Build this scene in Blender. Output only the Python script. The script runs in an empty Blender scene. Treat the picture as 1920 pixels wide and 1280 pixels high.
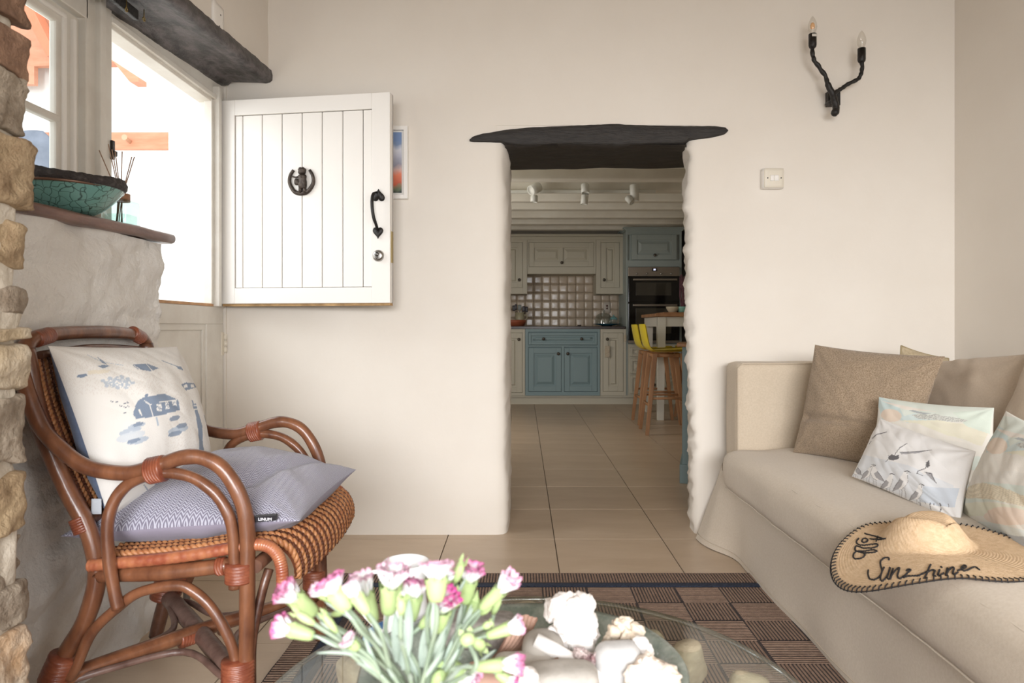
import bpy, bmesh, math, random
import numpy as np
from mathutils import Vector, Matrix, noise as mnoise
random.seed(7)
S = bpy.context.scene
COL = S.collection
# ------------------------------------------------------------ camera, world, light, exposure
EYE = Vector((0, 0, 0.91))
cd = bpy.data.cameras.new('camera'); cam = bpy.data.objects.new('camera', cd); COL.objects.link(cam)
cam.location = EYE; cam.rotation_euler = (math.pi/2, 0, 0)
cd.sensor_width = 36; cd.lens = 24; cd.shift_x = -20/1920; cd.shift_y = -26/1920
cd.clip_start = 0.05; cd.dof.use_dof = True; cd.dof.focus_distance = 2.6; cd.dof.aperture_fstop = 7.0
S.camera = cam
w = bpy.data.worlds.new('world'); S.world = w; w.use_nodes = True
wb = w.node_tree.nodes['Background']; wb.inputs[0].default_value = (0.93, 0.97, 1.0, 1); wb.inputs[1].default_value = 2.2
def area(name, loc, target, sx, sy, power, color=(1, 1, 1), spread=math.pi):
    l = bpy.data.lights.new(name, 'AREA'); l.shape = 'RECTANGLE'; l.size = sx; l.size_y = sy
    l.energy = power; l.color = color; l.spread = spread
    o = bpy.data.objects.new(name, l); COL.objects.link(o); o.location = loc
    o.rotation_euler = (Vector(target)-Vector(loc)).to_track_quat('-Z', 'Y').to_euler()
    return o
area('window_daylight', (0.1, -4.4, 2.2), (0.1, 2.6, 0.7), 3.6, 2.1, 640, (0.98, 0.985, 1.0))
area('side_fill_light', (1.80, -0.55, 1.35), (-1.1, 1.5, 0.35), 1.1, 1.1, 27, (0.98, 0.985, 1.0))  # added fill lamp, brightens the left wall and chair; no window modelled there
area('door_daylight', (-1.85, 2.35, 1.9), (-0.2, 2.2, 0.2), 0.7, 0.9, 13, (0.95, 0.98, 1.0))
area('kitchen_daylight', (-1.35, 5.6, 1.4), (1.6, 6.6, 1.3), 1.2, 1.0, 34, (1.0, 0.96, 0.90))
S.view_settings.view_transform = 'Standard'; S.view_settings.look = 'None'
S.view_settings.gamma = 1; S.view_settings.use_curve_mapping = False
S.view_settings.exposure = 0.0
# ------------------------------------------------------------ helpers
def L(c):   # srgb 0-255 -> linear
    return tuple(((v/255)/12.92 if v/255 <= 0.04045 else ((v/255+0.055)/1.055)**2.4) for v in c) + (1,)
def P(px, py, Y):   # a point measured in the photo, placed at its real distance Y
    return Vector(((px-980)*Y/1280, Y, 0.91-(py-614)*Y/1280))
def nz(x, y, z=0.0, s=1.0): return mnoise.noise(Vector((x*s, y*s, z*s)))
class NT:
    def __init__(s, m): s.t = m.node_tree; s.b = s.t.nodes['Principled BSDF']
    def n(s, typ, **k):
        q = s.t.nodes.new(typ)
        for a, v in k.items():
            if a.startswith('_'): q.inputs[a[1:].replace('_', ' ')].default_value = v
            else: setattr(q, a, v)
        return q
    def l(s, a, b): s.t.links.new(a, b)
MC = {}
def mat(name, c, rough=0.6, c2=None, scale=8, bump=0.0, bscale=None, metal=0, stretch=(1, 1, 1), coords='Object',
        vary=0.0, detail=6, spec=0.5, sharp=(0.35, 0.65), coat=0, sheen=0, bdist=0.01, attr=None):
    if name in MC: return MC[name]
    m = bpy.data.materials.new(name); m.use_nodes = True; t = NT(m); b = t.b
    b.inputs['Roughness'].default_value = rough; b.inputs['Metallic'].default_value = metal
    b.inputs['Specular IOR Level'].default_value = spec; b.inputs['Coat Weight'].default_value = coat
    b.inputs['Sheen Weight'].default_value = sheen
    b.inputs['Base Color'].default_value = L(c)
    tc = t.n('ShaderNodeTexCoord'); mp = t.n('ShaderNodeMapping'); mp.inputs['Scale'].default_value = stretch
    t.l(tc.outputs[coords], mp.inputs[0]); out = None
    if attr:
        a = t.n('ShaderNodeVertexColor', layer_name=attr); out = a.outputs[0]
    elif c2 is not None:
        n1 = t.n('ShaderNodeTexNoise', _Scale=scale, _Detail=detail, _Roughness=0.6); t.l(mp.outputs[0], n1.inputs['Vector'])
        r = t.n('ShaderNodeValToRGB'); r.color_ramp.elements[0].position = sharp[0]; r.color_ramp.elements[1].position = sharp[1]
        r.color_ramp.elements[0].color = L(c); r.color_ramp.elements[1].color = L(c2)
        t.l(n1.outputs[0], r.inputs[0]); out = r.outputs[0]
    if vary:
        oi = t.n('ShaderNodeObjectInfo'); mr = t.n('ShaderNodeMapRange'); mr.inputs[3].default_value = 1-vary; mr.inputs[4].default_value = 1+vary
        t.l(oi.outputs['Random'], mr.inputs[0]); h = t.n('ShaderNodeHueSaturation'); h.inputs['Color'].default_value = L(c)
        if out: t.l(out, h.inputs['Color'])
        t.l(mr.outputs[0], h.inputs['Value']); out = h.outputs[0]
    if out: t.l(out, b.inputs['Base Color'])
    if bump:
        n2 = t.n('ShaderNodeTexNoise', _Scale=bscale or scale*4, _Detail=8.0, _Roughness=0.62); t.l(mp.outputs[0], n2.inputs['Vector'])
        bp = t.n('ShaderNodeBump', _Strength=bump, _Distance=bdist); t.l(n2.outputs[0], bp.inputs['Height']); t.l(bp.outputs[0], b.inputs['Normal'])
    MC[name] = m; return m
def clear_mat(name, tint, rough=0.02, gloss=0.9, base=0.05):
    if name in MC: return MC[name]
    m = bpy.data.materials.new(name); m.use_nodes = True; t = NT(m); t.t.nodes.remove(t.b)
    tr = t.n('ShaderNodeBsdfTransparent'); tr.inputs[0].default_value = tint
    g = t.n('ShaderNodeBsdfGlossy'); g.inputs['Roughness'].default_value = rough
    lw = t.n('ShaderNodeLayerWeight'); lw.inputs[0].default_value = 0.5
    pw = t.n('ShaderNodeMath', operation='POWER'); pw.inputs[1].default_value = 4.0; t.l(lw.outputs['Facing'], pw.inputs[0])
    mr = t.n('ShaderNodeMapRange'); mr.inputs[3].default_value = base; mr.inputs[4].default_value = gloss
    t.l(pw.outputs[0], mr.inputs[0]); mx = t.n('ShaderNodeMixShader')
    t.l(mr.outputs[0], mx.inputs[0]); t.l(tr.outputs[0], mx.inputs[1]); t.l(g.outputs[0], mx.inputs[2])
    t.l(mx.outputs[0], t.t.nodes['Material Output'].inputs[0]); MC[name] = m; return m
def tag(o, label=None, cat=None, group=None, kind=None):
    if label: o['label'] = label
    if cat: o['category'] = cat
    if group: o['group'] = group
    if kind: o['kind'] = kind
    return o
def thing(name, loc, label, cat, group=None, rz=0):
    o = bpy.data.objects.new(name, None); COL.objects.link(o); o.location = loc; o.rotation_euler = (0, 0, rz)
    o.empty_display_size = 0.05
    return tag(o, label, cat, group)
class MB:
    """collects shapes in world coordinates (or parent-local with local=True) into ONE mesh object"""
    def __init__(s): s.v = []; s.f = []; s.c = []; s.sm = []
    def add(s, vs, fs, smooth=True):
        b = len(s.v); s.v += [tuple(v) for v in vs]; s.f += [tuple(b+i for i in f) for f in fs]; s.sm += [smooth]*len(fs); return s
    def box(s, x0, x1, y0, y1, z0, z1):
        s.k = getattr(s, 'k', -1)+1; e = (s.k % 9)*0.00011; x0 -= e; y0 -= e; z0 -= e*.5; x1 += e; y1 += e; z1 += e
        v = [(x, y, z) for z in (z0, z1) for y in (y0, y1) for x in (x0, x1)]
        return s.add(v, [(0, 2, 3, 1), (4, 5, 7, 6), (0, 1, 5, 4), (2, 6, 7, 3), (0, 4, 6, 2), (1, 3, 7, 5)], False)
    def hexa(s, v8): return s.add(v8, [(0, 2, 3, 1), (4, 5, 7, 6), (0, 1, 5, 4), (2, 6, 7, 3), (0, 4, 6, 2), (1, 3, 7, 5)], False)
    def grid(s, n, m, fn, closed_u=False, smooth=True, flip=False):
        v = [fn(i/(n if closed_u else n-1), j/(m-1)) for i in range(n) for j in range(m)]
        f = []
        for i in range(n if closed_u else n-1):
            for j in range(m-1):
                a = i*m+j; b = ((i+1) % n)*m+j
                q = (a, b, b+1, a+1); f.append(q[::-1] if flip else q)
        return s.add(v, f, smooth)
    def tube(s, pts, r, k=10, caps=True, spin=0.0):
        pts = [Vector(p) for p in pts]; n = len(pts)
        rs = r if isinstance(r, (list, tuple)) else [r]*n
        vs = []; t0 = (pts[1]-pts[0]).normalized(); up = Vector((0, 0, 1)) if abs(t0.z) < 0.9 else Vector((0, 1, 0))
        a = t0.cross(up).normalized()
        for i in range(n):
            t = ((pts[min(i+1, n-1)]-pts[max(i-1, 0)])).normalized()
            a = (a - t*a.dot(t)).normalized(); b = t.cross(a)
            for j in range(k):
                an = 2*math.pi*j/k+spin; vs.append(pts[i]+(a*math.cos(an)+b*math.sin(an))*rs[i])
        f = [(i*k+j, i*k+(j+1) % k, (i+1)*k+(j+1) % k, (i+1)*k+j) for i in range(n-1) for j in range(k)]
        s.add(vs, f)
        if caps:
            bb = len(s.v)-n*k
            s.f.append(tuple(bb+j for j in range(k))[::-1]); s.sm.append(False)
            s.f.append(tuple(bb+(n-1)*k+j for j in range(k))); s.sm.append(False)
        return s
    def lathe(s, c, prof, k=24, axis=(0, 0, 1), smooth=True):
        ax = Vector(axis).normalized(); up = Vector((1, 0, 0)) if abs(ax.x) < 0.9 else Vector((0, 1, 0))
        a = ax.cross(up).normalized(); b = ax.cross(a); c = Vector(c)
        vs = [c+ax*h+(a*math.cos(2*math.pi*j/k)+b*math.sin(2*math.pi*j/k))*max(r, 1e-5) for r, h in prof for j in range(k)]
        n = len(prof)
        return s.add(vs, [(i*k+j, i*k+(j+1) % k, (i+1)*k+(j+1) % k, (i+1)*k+j) for i in range(n-1) for j in range(k)], smooth)
    def prism(s, poly, y0, y1):   # polygon in XZ extruded in Y
        n = len(poly)
        v = [(x, y0, z) for x, z in poly]+[(x, y1, z) for x, z in poly]
        return s.add(v, [tuple(range(n))[::-1], tuple(range(n, 2*n))]+[(i, (i+1) % n, n+(i+1) % n, n+i) for i in range(n)], False)
    def rbox(s, c, h, r, n=10, fn=None, smooth=True):   # rounded box, optional displacement fn(p)->p
        h = Vector(h); vs = {}; vl = []; fs = []
        def vid(p):
            key = (round(p[0], 5), round(p[1], 5), round(p[2], 5))
            if key not in vs:
                q = Vector((p[0]*h.x, p[1]*h.y, p[2]*h.z)); rr = min(r, h.x, h.y, h.z)
                cl = Vector([max(-(h[i]-rr), min(h[i]-rr, q[i])) for i in range(3)])
                d = q-cl
                if d.length > 1e-9:
                    d = Vector([d[i]/rr for i in range(3)]); d.normalize(); q = cl+d*rr
                q = q+Vector(c)
                if fn: q = fn(q)
                vs[key] = len(vl); vl.append(q)
            return vs[key]
        tt = [math.sin((i/n-0.5)*math.pi)*0.35+(2*i/n-1)*0.65 for i in range(n+1)]
        for ax in range(3):
            for sg in (-1, 1):
                o = [(ax+1) % 3, (ax+2) % 3]
                for i in range(n):
                    for j in range(n):
                        q = []
                        for (a, b) in ((i, j), (i+1, j), (i+1, j+1), (i, j+1)):
                            p = [0, 0, 0]; p[ax] = sg; p[o[0]] = tt[a]; p[o[1]] = tt[b]; q.append(vid(p))
                        fs.append(tuple(q) if sg > 0 else tuple(q[::-1]))
        return s.add(vl, fs, smooth)
    def build(s, name, m, parent=None, bevel=0, colors=None, subsurf=0):
        me = bpy.data.meshes.new(name)
        v = s.v
        if parent is not None:
            mi = parent_matrix(parent).inverted(); v = [tuple(mi @ Vector(p)) for p in v]
        me.from_pydata(v, [], s.f); me.update()
        me.polygons.foreach_set('use_smooth', s.sm)
        me.materials.append(m)
        if colors is not None:
            ca = me.color_attributes.new('print', 'FLOAT_COLOR', 'POINT')
            arr = np.ones((len(v), 4), dtype=np.float32); arr[:, :3] = colors; ca.data.foreach_set('color', arr.ravel())
        o = bpy.data.objects.new(name, me); COL.objects.link(o)
        if parent is not None: o.parent = parent
        if bevel:
            b = o.modifiers.new('bevel', 'BEVEL'); b.width = bevel; b.segments = 2; b.limit_method = 'ANGLE'
        if subsurf:
            b = o.modifiers.new('sub', 'SUBSURF'); b.levels = subsurf; b.render_levels = subsurf
        return o
def parent_matrix(o):
    m = Matrix.Translation(o.location) @ o.rotation_euler.to_matrix().to_4x4()
    return parent_matrix(o.parent) @ m if o.parent else m
def struct(o): o['kind'] = 'structure'; return o
def spline(pts, n=8):   # catmull-rom
    pts = [Vector(p) for p in pts]; out = []
    for i in range(len(pts)-1):
        p0 = pts[max(i-1, 0)]; p1 = pts[i]; p2 = pts[i+1]; p3 = pts[min(i+2, len(pts)-1)]
        for k in range(n):
            t = k/n
            out.append(0.5*((2*p1)+(p2-p0)*t+(2*p0-5*p1+4*p2-p3)*t*t+(3*p1-p0-3*p2+p3)*t**3))
    out.append(pts[-1]); return out
def clone(o, parent=None, **k):
    c = o.copy(); COL.objects.link(c)
    if parent is not None: c.parent = parent
    for ch in list(o.children): clone(ch, c)
    return c
def text_part(body, size, m, parent, mtx, name='lettering', depth=0.0006, bold=0.0, sx=1.0):
    cu = bpy.data.curves.new('t', 'FONT'); cu.body = body; cu.size = size; cu.extrude = depth; cu.align_x = 'CENTER'; cu.align_y = 'CENTER'; cu.offset = bold
    to = bpy.data.objects.new('t', cu); COL.objects.link(to)
    bpy.context.view_layer.update()
    me = bpy.data.meshes.new_from_object(to.evaluated_get(bpy.context.evaluated_depsgraph_get()))
    bpy.data.objects.remove(to); me.transform(Matrix.Diagonal((sx, 1, 1, 1))); me.transform(parent_matrix(parent).inverted() @ mtx)
    me.materials.clear(); me.materials.append(m)
    o = bpy.data.objects.new(name, me); COL.objects.link(o); o.parent = parent; return o
# ------------------------------------------------------------ materials
WALL = mat('wall_paint', (230, 223, 213), 0.85, (225, 217, 206), 1.5, bump=0.12, bscale=14)
ROUGHW = mat('rough_whitewash', (234, 231, 226), 0.85, (222, 217, 210), 6, bump=0.8, bscale=26, bdist=0.015)
WHITE = mat('white_gloss_paint', (238, 234, 228), 0.35, spec=0.4)
FRAMEW = mat('old_white_paint', (226, 222, 213), 0.45, (216, 210, 200), 9, bump=0.08)
BLACKW = mat('black_painted_wood', (34, 31, 29), 0.55, (52, 48, 45), 14, stretch=(1, 5, 5), bump=0.7, bscale=26, bdist=0.008)
BEAMW = mat('worn_black_beam', (48, 44, 44), 0.38, (104, 97, 98), 10, stretch=(2.5, 1, 2.5), bump=0.8, bscale=24, bdist=0.008, sharp=(0.42, 0.62))
IRON = mat('black_iron', (34, 31, 29), 0.38, bump=0.4, bscale=70, metal=0.3)
BRONZE = mat('dark_bronze', (58, 50, 46), 0.35, (84, 74, 66), 60, metal=0.6, bump=0.4, bscale=120)
CHROME = mat('satin_steel', (175, 172, 168), 0.3, metal=1)
BRASS = mat('brass', (150, 130, 80), 0.35, metal=1)
RAWW = mat('raw_wood', (196, 160, 112), 0.7, (150, 118, 76), 20, stretch=(1, 3, 1))
# ------------------------------------------------------------ floor of single tiles
GROUT = mat('grout', (120, 106, 92), 0.9)
TILE = mat('stone_floor_tile', (196, 175, 152), 0.36, (184, 162, 138), 3.2, bump=0.06, bscale=20, vary=0.05, stretch=(0.7, 2.4, 1), detail=8)
fl = struct(MB().box(-1.36, 2.02, -1.6, 8.8, -0.06, -0.004).build('floor', GROUT))
tm = MB().box(-0.2292, 0.2292, -0.2402, 0.2402, -0.0035, 0.0)
t0 = tm.build('tile', TILE, fl)
first = True
for i in range(-4, 5):
    for j in range(-9, 12):
        x0 = max(0.137+0.463*i, -1.355); x1 = min(0.137+0.463*(i+1), 2.01); y0 = 2.94+0.485*j; y1 = y0+0.485
        if x1-x0 < 0.05 or y0 > 8.3 or y0 < -1.5: continue
        o = t0 if first else t0.copy()
        if not first: COL.objects.link(o)
        first = False; o.parent = fl; o.location = ((x0+x1)/2, (y0+y1)/2, 0); o.scale = ((x1-x0-0.0046)/0.4584, 1, 1)
# ------------------------------------------------------------ living-room walls
ceil = struct(MB().box(-1.4, 2.1, -1.7, 3.5, 2.62, 2.7).build('ceiling', mat('boarded_ceiling', (166, 150, 130), .8)))
def jamb_wall(side):
    b = MB(); levels = 110; H = 1.80
    if side < 0:
        def sec(z):
            d = 0.010*(z/H)
            return [(-1.34, 3.0), (-1.0, 3.0), (-0.5, 3.0), (-0.16, 3.0), (-0.115-d, 3.001), (-0.088-d, 3.008), (-0.074-d, 3.028), (-0.068-d*0.6, 3.06), (-0.064, 3.12), (-0.062, 3.2), (-0.06, 3.3), (-0.06, 3.4), (-0.06, 3.47), (-1.34, 3.47)]
    else:
        def sec(z):
            d = 0.03*(z/H)
            return [(1.93, 3.0), (1.4, 3.0), (1.0, 3.0), (0.84, 3.0), (0.80-d, 3.0), (0.775-d, 3.006), (0.757-d, 3.022), (0.75-d, 3.045), (0.75-d, 3.075), (0.762-d, 3.12), (0.79-d, 3.22), (0.815, 3.35), (0.84, 3.47), (1.93, 3.47)]
    n = 14
    def f(u, v):
        i = round(u*(n-1)); z = v*H; x, y = sec(z)[i]
        if 4 <= i <= 12:
            k = [0, 0, 0, 0, .15, .35, .8, 1, 1, 1, 1, 1, .6, 0][i]
            q = nz(side*3, y*9, z*7)*0.018+nz(5, y*20+side, z*26)*0.016+abs(nz(9, y*30+side, z*55))*0.010
            if side < 0: q *= 0.45
            x += q*k*(1 if side > 0 else 1); y += nz(1, x*9, z*14)*0.006*k
        return (x, y, z)
    b.grid(n, levels, f, flip=(side > 0))
    return b
struct(jamb_wall(-1).build('wall_back_left', WALL)); struct(jamb_wall(1).build('wall_back_right', WALL))
uw = MB(); uw.box(-1.34, 1.93, 3.0, 3.47, 1.80, 2.65).box(-.12, .86, 3.004, 3.47, 1.765, 1.81)
struct(uw.build('wall_back_upper', WALL))
struct(MB().box(-1.45, -1.30, 2.99, 3.4, 0, 2.65).build('wall_left_end', WALL))
struct(MB().box(1.898, 2.0, -1.7, 3.0, 0, 2.65).build('wall_right', WALL))
# left wall: head wall over the beam, pier-side wall, rough dwarf wall under the window
b = MB()
b.grid(24, 12, lambda u, v: (-1.118+0.006*nz(u*5, v*4, 2), -1.6+4.62*u, 1.975+0.05*max(0, (u-0.8)/0.2)+0.65*v))
b.box(-1.36, -1.125, -1.6, 3.0, 2.03, 2.65)
struct(b.build('wall_left_upper', WALL))
def nibx(y, z):
    q = nz(y*2.1, z*3.5, 1)*0.022+nz(y*5, z*11, 5)*0.02+abs(nz(y*8, z*15, 8))*0.022+abs(nz(y*20, z*34, 4))*0.006
    e = max(0, (y-2.09)/0.07); e = min(1, e)
    return -1.122+q*(1-0.3*e)-0.0*e
b = MB()
def nib(u, v):
    z = v*1.168; s = u*1.45   # goes along the face then round the corner into the door reveal
    ye = 2.135+0.018*nz(3, z*6, 2)+0.008*nz(1, z*22, 9)
    L0 = ye-0.95
    if s < L0-0.03: return (nibx(0.95+s, z), 0.95+s, z)
    k = (s-(L0-0.03))/(1.45-L0+0.03); a = min(1, k*4)*math.pi/2
    x = nibx(ye, z); return (x-0.03*(1-math.cos(a))-max(0, k-0.25)*0.24, ye-0.03+0.03*math.sin(a), z)
b.grid(190, 130, nib)
b.add([(-1.35, .95, 1.168), (-1.12, .95, 1.168), (-1.12, 2.12, 1.168), (-1.35, 2.12, 1.168)], [(0, 1, 2, 3)], False)
struct(b.build('wall_left_lower', ROUGHW))
struct(MB().box(-1.40, -1.34, -1.6, 2.14, 0, 1.2).box(-1.36, -1.12, -1.6, 0.96, 0, 2.03).build('wall_left_near', WALL))
# rear wall with its large window (behind the camera)
b = MB(); b.box(-1.36, 1.95, -1.7, -1.6, 0, 0.35).box(-1.36, 1.95, -1.7, -1.6, 1.78, 2.65).box(-1.36, -1.2, -1.7, -1.6, 0.35, 1.78).box(1.75, 1.95, -1.7, -1.6, 0.35, 1.78)
struct(b.build('wall_rear', WALL))
# ------------------------------------------------------------ window and door frames in the left wall (plane x = -1.31)
X = -1.31
b = MB()
b.box(X-0.06, X+0.012, 2.03, 2.158, 1.19, 1.95)        # post between window and door
b.box(X-0.06, X+0.030, 2.072, 2.10, 1.19, 1.95)        # raised bead
b.box(X-0.06, X+0.0, 2.885, 2.992, 0.99, 1.98)         # far door jamb
b.box(X-0.06, X+0.026, 2.888, 2.915, 1.0, 1.93)
b.box(X-0.06, X+0.0, 2.13, 2.992, 1.862, 1.99)         # door head
b.box(X-0.04, X+0.014, 2.158, 2.89, 1.875, 1.895)
b.box(X-0.03, X+0.004, 2.868, 2.888, 1.01, 1.87)       # door stop
struct(b.build('door_1', FRAMEW, bevel=0.003))
b = MB()
b.box(X-0.06, X+0.012, 0.95, 2.04, 1.83, 1.98).box(X-0.07, X+0.012, 0.95, 2.04, 1.165, 1.215)
win = struct(b.build('window_1', FRAMEW, bevel=0.003))
b = MB()   # casement
b.box(X-0.028, X-0.005, 1.925, 2.026, 1.215, 1.826).box(X-0.028, X-0.005, 1.0, 2.0, 1.775, 1.826).box(X-0.028, X-0.005, 1.0, 2.0, 1.215, 1.262)
b.build('casement', FRAMEW, win, bevel=0.006)
b = MB(); b.box(X-0.02, X+0.002, 1.945, 1.962, 1.24, 1.80).box(X-0.02, X+0.005, 1.985, 2.0, 1.22, 1.81).box(X-0.02, X+0.003, 1.0, 1.96, 1.795, 1.808).build('casement_moulding', WHITE, win, bevel=0.004)
MB().box(X-0.026, X-0.002, 1.0, 1.94, 1.49, 1.512).build('glazing_bar', FRAMEW, win, bevel=0.005)
b = MB(); b.box(X-0.026, X-0.003, 1.36, 1.382, 1.25, 1.78).build('glazing_bar', FRAMEW, win, bevel=0.005)
GLASS = clear_mat('window_glass', (0.95, 0.97, 0.97, 1), gloss=0.5, base=0.03)
for y0, y1 in ((1.0, 1.36), (1.38, 1.93)):
    for z0, z1 in ((1.25, 1.49), (1.51, 1.78)): MB().box(X-0.022, X-0.018, y0, y1, z0, z1).build('pane', GLASS, win)
MB().box(X+0.012, X+0.02, 2.147, 2.162, 1.44, 1.50).box(X+0.01, X+0.024, 2.15, 2.168, 1.452, 1.468).build('latch_keeper', IRON, win, bevel=0.002)
# lower half of the stable door
lower = thing('stable_door_lower_leaf', (X, 2.99, 0), 'closed lower half of the white stable door with one recessed panel, behind the rattan armchair', 'door')
b = MB(); b.box(X-0.045, X-0.012, 2.12, 2.985, 0.02, 0.99)
for a in ((2.12, 2.985, 0.925, 1.0), (2.12, 2.985, 0.02, 0.16), (2.83, 2.985, 0.16, 0.925), (2.12, 2.2, 0.16, 0.925)): b.box(X-0.045, X, a[0], a[1], a[2], a[3])
b.build('door_leaf', FRAMEW, lower, bevel=0.003)
MB().box(X-0.012, X-0.006, 2.805, 2.832, 0.16, 0.925).box(X-0.012, X-0.006, 2.2, 2.83, 0.90, 0.926).build('panel_moulding', FRAMEW, lower, bevel=0.002)
MB().box(X-0.05, X+0.002, 2.12, 2.90, 1.0, 1.011).build('bare_top_edge', mat('bare_edge', (206, 160, 118), 0.7, (180, 140, 100), 20), lower)
b = MB()
for k in range(3): b.lathe((X+0.008, 2.99, 0.80+k*0.028), [(0, 0), (.0075, 0), (.0075, .025), (0, .025)], 12)
b.box(X-0.002, X+0.003, 2.965, 2.99, 0.79, 0.89); b.build('hinge', mat('painted_hinge', (228, 220, 204), 0.5), lower)
# open upper half of the stable door (leaf lies nearly along the back wall)
HX, HY = -1.296, 2.945; ang = math.atan2(2.835-2.945, -0.545+1.296)
up = thing('stable_door_upper_leaf', (HX, HY, 0), 'open white upper half of the stable door with vertical boards, swung against the back wall', 'door', rz=ang)
UM = parent_matrix(up)
def U(u, d, z): return UM @ Vector((u, -d, z))     # u along the leaf, d towards the room
def ubox(b, u0, u1, d0, d1, z0, z1): return b.hexa([U(u, d, z) for z in (z0, z1) for d in (d1, d0) for u in (u0, u1)])
def upx(px):    # photo column -> u along the leaf
    k = (px-980)/1280; c, s_ = math.cos(ang), math.sin(ang)
    return (k*HY-HX)/(c-k*s_)
W_ = 0.757; ZB, ZT = 1.012, 1.884; PU0, PU1, PZ0, PZ1 = upx(443), upx(699), 1.078, 1.818
b = MB()
ubox(b, 0, W_, -0.03, -0.012, ZB, ZT); ubox(b, 0, PU0, -0.03, 0.014, ZB, ZT); ubox(b, PU1, W_, -0.03, 0.014, ZB, ZT)
ubox(b, PU0, PU1, -0.03, 0.014, ZB, PZ0); ubox(b, PU0, PU1, -0.03, 0.014, PZ1, ZT)
b.build('door_frame', WHITE, up, bevel=0.002)
gr = [upx(p) for p in (443, 457, 493.5, 530.5, 568, 605.5, 644, 682, 699)]
for a, c in zip(gr[:-1], gr[1:]):
    b = MB(); ubox(b, a+0.0018, c-0.0018, -0.012, 0.008, PZ0+0.002, PZ1-0.002); b.build('board', WHITE, up, bevel=0.0028)
b = MB(); ubox(b, 0.006, W_-0.002, -0.028, 0.006, ZB-0.010, ZB); b.build('bare_bottom_edge', RAWW, up)
b = MB(); ubox(b, W_, W_+0.002, -0.024, -0.002, 1.18, 1.31); b.build('lock_plate', BRASS, up)
b = MB(); ub = MB()
# thumb handle
hu = upx(712)
def Up(px, py, d):   # px,py on the leaf face
    u = upx(px); y = HY+u*math.sin(ang); return U(u, d, 0.91-(py-614)*y/1280)
def heart(cx, cy, w, h, flip):
    pts = []
    for k in range(28):
        t = 2*math.pi*k/28; x = math.sin(t)**3; y = (13*math.cos(t)-5*math.cos(2*t)-2*math.cos(3*t)-math.cos(4*t))/15
        pts.append((cx+x*w/2, cy-y*h/2*flip))
    f = [Up(x, y, 0.020) for x, y in pts]; g = [Up(cx+(x-cx)*.8, cy+(y-cy)*.8, 0.024) for x, y in pts]; r = [Up(x, y, 0.0142) for x, y in pts]
    n = 28; b.add(r+f+g, [(i, (i+1) % n, n+(i+1) % n, n+i) for i in range(n)]+[(n+i, n+(i+1) % n, 2*n+(i+1) % n, 2*n+i) for i in range(n)]+[tuple(range(2*n, 3*n))])
heart(712.5, 369, 23, 24, -1); heart(711.5, 436, 19, 22, 1)
b.tube(spline([Up(710, 362, .022), Up(707, 366, .04), Up(706, 376, .052), Up(707, 395, .055), Up(709, 412, .05), Up(711, 424, .035), Up(711, 431, .022)], 6), [.004]*6+[.006]*8+[.0068]*14+[.006]*9, 10)
b.build('pull_handle', IRON, up)
q = Up(712, 480, 0.014); nrm = (U(0, 1, 0)-U(0, 0, 0)).normalized()
b = MB(); b.lathe(q, [(0.0245, 0), (.0245, .004), (.020, .012), (.015, .014), (0, .014)], 28, nrm).build('lock_rose', CHROME, up)
b = MB(); b.lathe(q+nrm*.014+Vector((-.002, 0, .005)), [(.0085, 0), (.0085, .003), (0, .003)], 20, nrm); b.lathe(q+nrm*.014+Vector((-.002, 0, -.008)), [(.005, 0), (.005, .003), (0, .003)], 14, nrm)
b.build('lock_cylinder', mat('dull_steel', (120, 118, 114), 0.35, metal=1), up)
# horseshoe with a small standing figure
shoe = thing('horseshoe_knocker', Up(567, 362, 0.008), 'dark metal horseshoe with a small cast figure inside, fixed to the open stable door leaf', 'ornament')
pts = [(553, 320), (547, 330), (545.5, 342), (549, 352), (556, 361), (567, 363.5), (578, 361), (586, 352), (590, 342), (588.5, 330), (583, 320)]
sp = spline([Up(x, y, .012) for x, y in pts], 5)
MB().tube(sp, [.0065+.0028*math.sin(i/(len(sp)-1)*math.pi) for i in range(len(sp))], 8).build('horseshoe', BRONZE, shoe)
b = MB()
b.rbox(Up(570, 322, .018), (.0165, .011, .0155), .012, 6, lambda p: p+Vector((nz(p.x*200, p.z*200, 1), 0, nz(p.z*180, p.x*150, 4)))*.0025)
b.rbox(Up(571, 342, .018), (.018, .011, .031), .014, 6, lambda p: p+Vector((nz(p.x*150, p.z*150, 1), 0, 0))*.004)
b.rbox(Up(562, 343, .022), (.013, .009, .014), .009, 5)
b.tube([Up(567, 332, .02), Up(560, 335, .024), Up(551, 332, .02)], [.005, .004, .003], 7)
b.tube([Up(567, 350, .016), Up(566, 363, .016)], .0085, 8); b.tube([Up(574, 350, .016), Up(575, 363, .016)], .008, 8)
b.build('cast_figure', BRONZE, shoe)
# ------------------------------------------------------------ beam over window and door
b = MB()
def beam(u, v):
    y = 1.55+1.455*u; dz = 0.055*(y-2.1)/0.9
    prof = [(-1.325, 2.03), (-1.325, 1.918), (-1.312, 1.905), (-1.29, 1.908), (-1.275, 1.922), (-1.24, 1.930), (-1.20, 1.930), (-1.16, 1.930), (-1.125, 1.926), (-1.108, 1.930), (-1.10, 1.940), (-1.10, 1.962), (-1.106, 1.985), (-1.118, 1.99)]
    x, z = prof[round(v*13)]
    k = 1 if 1 <= round(v*13) <= 12 else 0
    z += dz + (nz(y*5, x*10, 1)*.004+nz(y*22, x*40, 3)*.003+abs(nz(y*40, x*70, 6))*.003)*k
    x += (nz(y*7, z*9, 7)*.006+nz(y*30, z*30, 7)*.003)*(1 if x > -1.13 else 0.4)*k
    if y > 2.97: z += (y-2.97)*.35 if round(v*13) < 5 else 0
    return (x, min(y, 3.0), z)
b.grid(120, 14, beam)
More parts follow.
